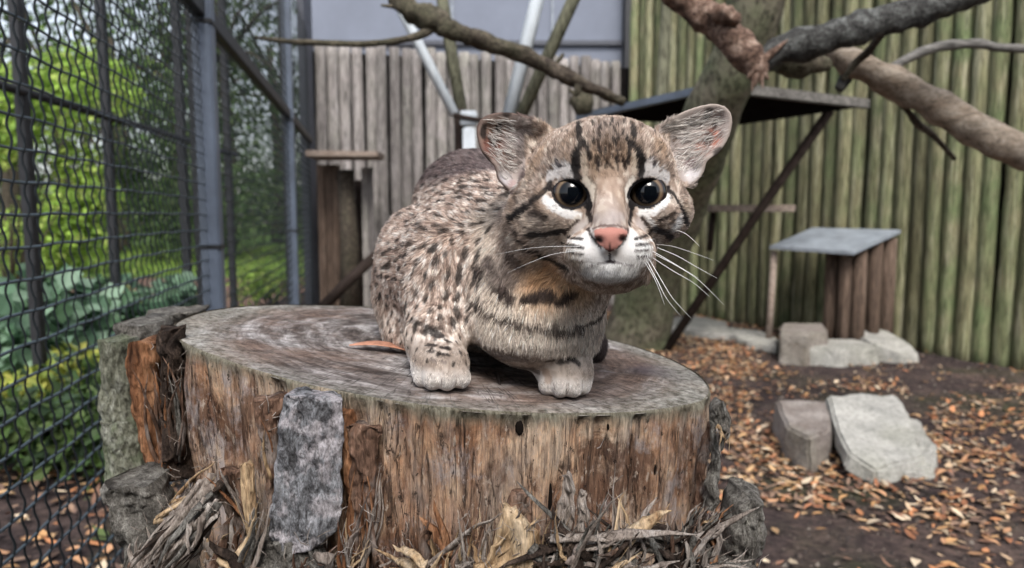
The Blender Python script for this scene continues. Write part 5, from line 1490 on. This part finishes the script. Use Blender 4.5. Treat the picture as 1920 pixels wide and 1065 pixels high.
        c = mix(ha * .9, (.74, .69, .66), c)
        c = mix(body * sstep((m1 - .54) / .14) * .75, (.20, .14, .115), c)
        c = mix(body * sstep((.44 - m1) / .16) * .75, (.84, .77, .72), c)
        c = mix(body * sstep((m3 - .55) / .25) * .35, (.27, .19, .15), c)
        c = mix(back * .85, (.085, .062, .068), c)
        chest = sstep((.53 - p[:, 1]) / .02) * body * sstep((px - 860) / 60)
        c = mix(chest * .8, (.62, .54, .46), c)
        c = mix(chest * sstep((py - 600) / 60) * .3, (.56, .51, .49), c)
        paws = sstep((top_z(p[:, 0]) + .034 - p[:, 2]) / .012) * (p[:, 1] < .51)
        c = mix(paws * .85, (.34, .285, .245), c)
        c = mix(paws * .5 * np.clip(.5 + .8 * vnoise(p, 170, 3.0), 0, 1), (.20, .155, .125), c)
        c = mix(paws * sstep((m1 - .5) / .2) * .5, (.17, .13, .105), c)
        # crown and back of the head greyer
        # soft coat patches over the base
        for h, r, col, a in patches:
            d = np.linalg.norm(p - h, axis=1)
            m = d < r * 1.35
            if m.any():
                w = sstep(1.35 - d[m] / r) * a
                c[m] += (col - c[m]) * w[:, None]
        toes = paws * sstep((top_z(p[:, 0]) + .017 - p[:, 2]) / .008)
        c = mix(toes * .7, (.62, .59, .57), c)
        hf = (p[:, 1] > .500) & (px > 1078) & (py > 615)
        c[hf] = np.array([.05, .036, .036])  # far hind foot: dark fur and the shadow on it painted together
        # ears
        for nm, ox in (('L', -1), ('R', 1)):
            P = np.array(EARS[nm]); cx_, cy_ = P[:, 0].mean(), P[:, 1].mean()
            tipx = 905 if nm == 'L' else 1366
            bb = (np.abs(px - cx_) < 95) & (py > 185) & (py < 365) & (p[:, 1] > .452) & (p[:, 1] < .497)
            if nm == 'L': bb &= (px < 1000) & ((px < 985) | (py < 255))
            else: bb &= (px > 1255) | ((px > 1235) & (py < 250))
            if nm == 'R': bb &= ~((py > 340) & (px < 1290))
            if not bb.any(): continue
            i = np.where(bb)[0]
            fr = n[i, 1] < 0
            ce = np.tile(np.array([.34, .29, .27]), (len(i), 1))
            def eb(x, y, r, col, a, ce):
                w = sstep(1.3 - np.hypot(px[i] - x, py[i] - y) / r) * a
                return ce + (np.array(col) - ce) * w[:, None]
            if nm == 'L':
                ce = eb(930, 255, 50, (.22, .135, .10), .9, ce); ce = eb(925, 275, 26, (.16, .06, .045), .95, ce); ce = eb(965, 262, 26, (.30, .27, .27), .7, ce); ce = eb(950, 300, 22, (.12, .075, .06), .8, ce); ce = eb(945, 336, 16, (.50, .47, .50), .9, ce); ce = eb(985, 330, 16, (.08, .05, .05), .8, ce); ce = eb(960, 345, 10, (.30, .2, .2), .6, ce)
            else:
                ce = eb(1320, 225, 45, (.40, .34, .32), .8, ce); ce = eb(1334, 258, 20, (.40, .13, .08), 1, ce); ce = eb(1318, 275, 18, (.34, .16, .12), .8, ce); ce = eb(1300, 325, 20, (.58, .56, .58), .9, ce); ce = eb(1295, 308, 13, (.15, .10, .11), .85, ce); ce = eb(1260, 235, 22, (.55, .52, .48), .6, ce)
            sm = EAR_SM[nm]
            dd = np.min(np.hypot(px[i][:, None] - sm[:, 0][None], py[i][:, None] - sm[:, 1][None]), axis=1)
            edge = sstep(1.2 - dd / 7.5)
            ec = np.array((.10, .065, .055)) if nm == 'L' else np.array((.32, .27, .24))
            ce += (ec - ce) * (edge * .95)[:, None]
            ce[~fr] = (.06, .05, .05)
            c[i] = ce
        for P, r, col, a in marks:
            lo = P.min(0) - r * 2; hi = P.max(0) + r * 2
            m = np.where(((p > lo) & (p < hi)).all(1))[0]
            if not len(m): continue
            pm = p[m]; dm = np.full(len(m), 1e9)
            for s in range(0, len(P), 8):
                dm = np.minimum(dm, ((pm[:, None] - P[None, s:s + 8]) ** 2).sum(2).min(1))
            nz_ = vn3(pm, 1100, 5)
            dm = np.sqrt(dm) + r * (.55 * (nz_ - .5) + .5 * (vn3(pm, 420, 9) - .5))
            w = sstep((1.28 - dm / r) / .55) * a * np.clip(.88 + .4 * vn3(pm, 650, 2), 0, 1)
            c[m] += (col - c[m]) * w[:, None]
        # body spots
        cand = np.where((hd > .07))[0]
        keys = (p[cand] / .012).astype(int)
        order = np.lexsort(keys.T)
        ks = keys[order]; br = np.where(np.any(np.diff(ks, axis=0) != 0, axis=1))[0] + 1
        for grp in np.split(order, br):
            k = keys[grp[0]]
            near = [i for dx in (-1, 0, 1) for dy in (-1, 0, 1) for dz in (-1, 0, 1) for i in skey.get((k[0] + dx, k[1] + dy, k[2] + dz), ())]
            if not near: continue
            ii = cand[grp]
            d = p[ii][:, None] - SP[near][None]
            al = (d * SF[near][None]).sum(2); pe = np.sqrt(np.maximum((d ** 2).sum(2) - al ** 2, 0))
            rr = np.sqrt((al / SL[near]) ** 2 + (pe / SW[near]) ** 2) + .25 * vnoise(p[ii], 500)[:, None]
            w = (sstep((1.25 - rr) / .6) * SA[near]).max(1)
            dk = np.array([.014, .010, .009])
            c[ii] += (dk - c[ii]) * (w * .92)[:, None]
        # eyelid rims: bare black skin
        for k, ec_ in enumerate(eyes):
            m = (almond(px, py, k) < 5.0) & (hd < .085) & (n[:, 1] < .6)
            c[m] = (.010, .008, .009)
            inner = (1104, 384) if k == 0 else (1185, 383)
            m2 = (np.hypot((px - inner[0]) / 7, (py - inner[1]) / 12) < 1) & (n[:, 1] < 0) & (hd < .08)
            c[m2] = (.012, .009, .009)
            outer = (1031, 354) if k == 0 else (1249, 352)
            m2 = (np.hypot((px - outer[0]) / 8, (py - outer[1]) / 5) < 1) & (n[:, 1] < 0) & (hd < .08)
            c[m2] = (.015, .010, .010)
        return c
    global EAR_SM
    EAR_SM = {k: np.array([(p.x, p.y) for p in smooth_path([(x, y, 0) for x, y in P], 5)]) for k, P in EARS.items()}
    NOSE = [z1(*p) for p in ((625, 655), (640, 643), (670, 638), (740, 638), (770, 643), (787, 655), (772, 690), (732, 733), (702, 752), (668, 728), (640, 695))]
    NP = np.array(NOSE)
    def in_poly(px, py, P):
        ins = np.zeros(px.shape, bool); n = len(P)
        for i in range(n):
            ax, ay = P[i]; bx, by = P[(i + 1) % n]
            ins ^= ((ay <= py) != (by <= py)) & (px < (bx - ax) * (py - ay) / (by - ay + 1e-12) + ax)
        return ins
    # ---- skin
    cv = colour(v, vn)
    px, py = proj(v)
    nm = in_poly(px, py, NP) & (v[:, 1] < .405)
    nc = np.tile(np.array([.44, .20, .165]), (nm.sum(), 1))
    gx = (px[nm] - 1143) / 30; gy = (py[nm] - 452) / 22
    nc *= (1 - .35 * np.clip(gy, 0, 1) ** 2 * 1)[:, None]
    for x0, y0 in ((1124, 450), (1168, 448)):
        w = sstep(1.35 - np.hypot((px[nm] - x0 - (py[nm] - y0) * (.6 if x0 < 1140 else -.6)) / 7.5, (py[nm] - y0) / 6.5))
        nc += (np.array([.02, .008, .008]) - nc) * w[:, None]
    w = sstep(1.2 - np.abs(px[nm] - 1143) / 2.2) * sstep((py[nm] - 450) / 12)
    nc += (np.array([.05, .02, .02]) - nc) * w[:, None]
    w = sstep((py[nm] - 464) / 6)
    nc += (np.array([.08, .03, .03]) - nc) * w[:, None]
    cv[nm] = nc
    cols = np.c_[cv, np.ones(nV)]
    root = empty('wildcat', (0.0, .50, top_z(0)))
    tag(root, 'small spotted wild cat with big dark eyes and pink nose crouching on the stump', 'cat')
    m, nt, b = attr_mat('cat_skin', .75, .25)
    skinb = tex_noise(nt, obj_coords(nt), 900, 3)
    bump(nt, b, skinb, .35, .0006)
    mesh_obj('body', v, q, m, root, True, cols)
    # ---- eyes
    em, nt, b = new_mat('cat_eye', .03, .38)
    co = obj_coords(nt)
    sep = nt.nodes.new('ShaderNodeSeparateXYZ'); nt.links.new(co, sep.inputs[0])
    l2 = nt.nodes.new('ShaderNodeVectorMath'); l2.operation = 'LENGTH'
    cmb = nt.nodes.new('ShaderNodeCombineXYZ')
    nt.links.new(sep.outputs[0], cmb.inputs[0]); nt.links.new(sep.outputs[1], cmb.inputs[1]); nt.links.new(cmb.outputs[0], l2.inputs[0])
    dv = nt.nodes.new('ShaderNodeMath'); dv.operation = 'DIVIDE'; dv.inputs[1].default_value = ER
    nt.links.new(l2.outputs['Value'], dv.inputs[0])
    fib = tex_noise(nt, co, 1500, 3)
    ad = nt.nodes.new('ShaderNodeMath'); ad.operation = 'MULTIPLY_ADD'; ad.inputs[1].default_value = .06; nt.links.new(fib, ad.inputs[0]); nt.links.new(dv.outputs[0], ad.inputs[2])
    rc = ramp(nt, ad.outputs[0], [(0, (.002, .003, .005)), (.56, (.002, .003, .005)), (.61, (.05, .036, .026)), (.68, (.19, .135, .085)), (.76, (.11, .07, .048)), (.83, (.012, .009, .009)), (1, (.008, .006, .006))])
    nt.links.new(rc, b.inputs['Base Color'])
    b.inputs['Coat Weight'].default_value = .0; b.inputs['Coat Roughness'].default_value = .02
    for k, c0 in enumerate(eyes):
        bm = bmesh.new(); bmesh.ops.create_uvsphere(bm, u_segments=48, v_segments=24, radius=ER)
        me = bpy.data.meshes.new('eye'); bm.to_mesh(me); bm.free()
        me.polygons.foreach_set('use_smooth', [True] * len(me.polygons)); me.materials.append(em)
        o = link('eye', me, root)
        o.location = c0 - root.location
        gaze = (CAMP + Vector((.02, 0, .03)) - c0).normalized()
        o.rotation_euler = gaze.to_track_quat('Z', 'Y').to_euler()
    # ---- fur strands
    NS = FUR_N
    p, n = sample(int(NS * 2.6))
    hd = np.minimum(np.linalg.norm(p - headc, axis=1), np.linalg.norm(p - nose, axis=1) + .025)
    px, py = proj(p)
    keep = RNG.random(len(p)) < np.where(hd < .085, 1.0, np.where((p[:, 2] < top_z(p[:, 0]) + .045) & (p[:, 1] < .52), .9, .42))
    front = n[:, 1] < .35
    keep &= (front | (RNG.random(len(p)) < .35))
    keep &= ~(in_poly(px, py, NP) & (p[:, 1] < .405))
    for k in range(2):
        keep &= ~((almond(px, py, k) < 3.0) & (hd < .085) & (n[:, 1] < .9))
        x0, y0 = ((1068, 363), (1214, 361))[k]
    for c0 in eyes:
        keep &= np.linalg.norm(p - np.array(c0), axis=1) > ER + .0006
    # nothing grows where the body meets the wood
    keep &= p[:, 2] > top_z(p[:, 0]) + .0035
    # extra-dense head coat
    p, n = p[keep], n[keep]
    hd = np.minimum(np.linalg.norm(p - headc, axis=1), np.linalg.norm(p - nose, axis=1) + .025); px, py = proj(p)
    N = len(p)
    L = np.full(N, .0062)
    head = sstep((.082 - hd) / .012)
    L = L * (1 - head) + .0042 * head
    dn = np.linalg.norm(p - nose, axis=1)
    L = np.where(head > .5, np.clip(.0012 + (dn - .015) * .075, .0009, .0045), L)
    chest = (p[:, 1] < .53) & (hd > .06) & (px > 880) & (py > 500) & (p[:, 2] > top_z(p[:, 0]) + .03)
    L = np.where(chest, .0085, L)
    muz = (hd < .085) & (np.hypot((px - 1143) / 85, (py - 480) / 62) < 1)
    L = np.where(muz, np.clip(.0010 + (dn - .010) * .17, .0010, .0034), L)
    L = np.where((hd < .085) & (py > 492) & (px > 1070) & (px < 1215), .0036, L)
    pawm = (p[:, 2] < top_z(p[:, 0]) + .036) & (p[:, 1] < .51)
    L = np.where(pawm, .0030, L)
    hh_ = p[:, 2] - top_z(p[:, 0])
    L = np.where((p[:, 1] < .56) & (px < 905) & (~pawm), L * (.5 + .5 * sstep((hh_ - .03) / .05)), L)
    crown = (hd < .085) & (py < 275) & (px > 1000) & (px < 1260)
    L = np.where(crown, .0040, L)
    jaw = (hd < .085) & ((py > 400) & ((px < 1010) | (px > 1255)))
    L = np.where(jaw, np.where(px > 1200, .0032, .0060), L)
    for k in range(2):
        x0, y0 = ((1069, 364), (1213, 362))[k]
        de = np.hypot((px - x0) / 44, (py - y0) / 37)
        L = np.where((de < 1.35) & (hd < .08) & (n[:, 1] < .5), np.minimum(L, .0021), L)
    ear = (((px < 975) & (py < 350)) | ((px > 1262) & (py < 345) & (py < 345))) & (p[:, 1] > .452) & (p[:, 1] < .497) & (px > 885)
    earin = ear & (n[:, 1] < -.1)
    dE = np.full(N, 99.0)
    for nm_ in ('L', 'R'):
        ii = np.where(ear)[0]; sm = EAR_SM[nm_]
        dE[ii] = np.minimum(dE[ii], np.min(np.hypot(px[ii][:, None] - sm[:, 0][None], py[ii][:, None] - sm[:, 1][None]), axis=1))
    L = np.where(ear, np.clip(.0008 + dE * .00007, .0008, .0022), L)
    L *= RNG.uniform(.7, 1.2, N)
    fl = flow(p, n)
    # ear hair sweeps outwards from the head
    eo = np.zeros((N, 3)); eo[:, 0] = np.where(px < 1100, -1.0, 1.0); eo[:, 2] = .45
    eo -= n * (eo * n).sum(1)[:, None]; eo /= np.linalg.norm(eo, axis=1)[:, None] + 1e-9
    fl = np.where(ear[:, None], eo, fl)
    # locks: neighbouring strands lean together
    wob = np.c_[vnoise(p, 420, .3), vnoise(p, 420, 2.1), vnoise(p, 420, 5.2)] * .38 + np.c_[vnoise(p, 1300, .3), vnoise(p, 1300, 2.1), vnoise(p, 1300, 5.2)] * .25
    fl = fl + wob * np.where(pawm | (dn < .03), .35, 1)[:, None] + RNG.normal(0, .13, (N, 3))
    fl -= n * (fl * n).sum(1)[:, None] * .6
    fl /= np.linalg.norm(fl, axis=1)[:, None]
    lift = np.where(head > .5, .26, .36) + RNG.uniform(-.08, .12, N)
    lift = np.where(dn < .035, .24, lift); lift = np.where(pawm, .16, lift); lift = np.where(crown | jaw, .42, lift); lift = np.where((hd < .085) & (py > 490) & (px > 1070) & (px < 1215), .40, lift)
    # long pale guard hairs inside each ear
    K = 5
    t = np.linspace(0, 1, K)
    longear = earin & (RNG.random(N) < .12) & (dE > 12) & (((px > 925) & (px < 1000)) | ((px > 1262) & (px < 1345)))
    L = np.where(longear, RNG.uniform(.005, .010, N), L); lift = np.where(longear, .3, lift)
    cp = p + fl * (L * .42)[:, None] + RNG.normal(0, .00026, (N, 3)) * np.where(hd < .085, 1, 1.5)[:, None]
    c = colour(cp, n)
    c = np.where(longear[:, None], np.array([.66, .62, .59]), c)
    pts = np.zeros((N, K, 3))
    for k in range(K):
        s = t[k]
        up = lift * (s - .45 * s * s) * 1.25
        pts[:, k] = p - n * .0004 + (fl * (s * (.75 + .25 * s)) [None].T if False else p * 0) + fl * (L * s * (.8 + .2 * s))[:, None] + n * (L * up)[:, None]
    br_ = RNG.lognormal(0, .27, N)
    tick = RNG.random(N)
    br_ = np.where(tick < .10, br_ * .45, br_); br_ = np.where(tick > .93, br_ * 1.5, br_)
    c = np.clip(c * br_[:, None], 0.004, .9)
    cu = bpy.data.hair_curves.new('fur')
    cu.add_curves([K] * N)
    off = np.array(parent_loc(root))
    cu.points.foreach_set('position', (pts - off).reshape(-1).astype(np.float32))
    rr = np.where(hd < .085, .00012, .00019) * np.where(dn < .04, .8, 1)
    rad = (rr[:, None] * np.array([1.0, 1.0, .85, .55, .12])[None]).reshape(-1)
    ra = cu.attributes.new('radius', 'FLOAT', 'POINT') if 'radius' not in cu.attributes else cu.attributes['radius']
    ra.data.foreach_set('value', rad.astype(np.float32))
    ca = cu.attributes.new('Col', 'FLOAT_COLOR', 'CURVE')
    ca.data.foreach_set('color', np.c_[c, np.ones(N)].reshape(-1).astype(np.float32))
    fm, nt, b = attr_mat('cat_fur', .55, .3)
    cu.materials.append(fm)
    fo = link('fur', cu, root)
    fo['kind'] = 'stuff'
    print('strands', N, 'verts', nV)
    # ---- whiskers
    wm, nt, b = new_mat('whisker', .35, .5)
    b.inputs['Base Color'].default_value = (.85, .85, .85, 1)
    WH = [
     [(1228, 458, .398), (1262, 462, .385), (1300, 474, .375), (1338, 488, .37)],
     [(1232, 464, .398), (1270, 480, .38), (1305, 500, .372), (1345, 522, .368)],
     [(1226, 476, .396), (1268, 498, .38), (1310, 525, .37), (1358, 572, .365)],
     [(1222, 482, .396), (1262, 508, .382), (1300, 530, .375), (1330, 556, .37)],
     [(1216, 484, .396), (1240, 525, .384), (1262, 560, .378), (1296, 597, .375)],
     [(1212, 488, .396), (1232, 525, .385), (1250, 560, .38), (1276, 592, .378)],
     [(1208, 490, .396), (1226, 520, .388), (1238, 548, .384), (1246, 572, .382)],
     [(1222, 470, .397), (1250, 486, .385), (1290, 510, .378), (1310, 522, .375)],
     [(1265, 430, .43), (1285, 438, .425), (1300, 450, .42), (1312, 462, .418)],
     [(1090, 462, .397), (1040, 462, .386), (990, 466, .381), (925, 478, .379)],
     [(1090, 470, .397), (1040, 476, .384), (995, 492, .379), (950, 512, .377)],
    ]
    for w_ in WH:
        P = smooth_path([W(*a) for a in w_], 5)
        h = hit(w_[0][0], w_[0][1])
        if h is not None:
            dlt = Vector(h) + ray(w_[0][0], w_[0][1]).normalized() * .001 - P[0]
            P = [q_ + dlt * (1 - i / (len(P) - 1)) for i, q_ in enumerate(P)]
        th_ = .55 if w_[-1][0] < 1060 or w_[-1][1] < 300 else 1.0
        g = tube_geo(P, [q_ * th_ for q_ in lerp_list([.00019, .00017, .00011, .00004], len(P))], 5)
        mesh_obj('whisker', g[0], g[1], wm, root)
    return root
FUR_N = 430000
build_cat()
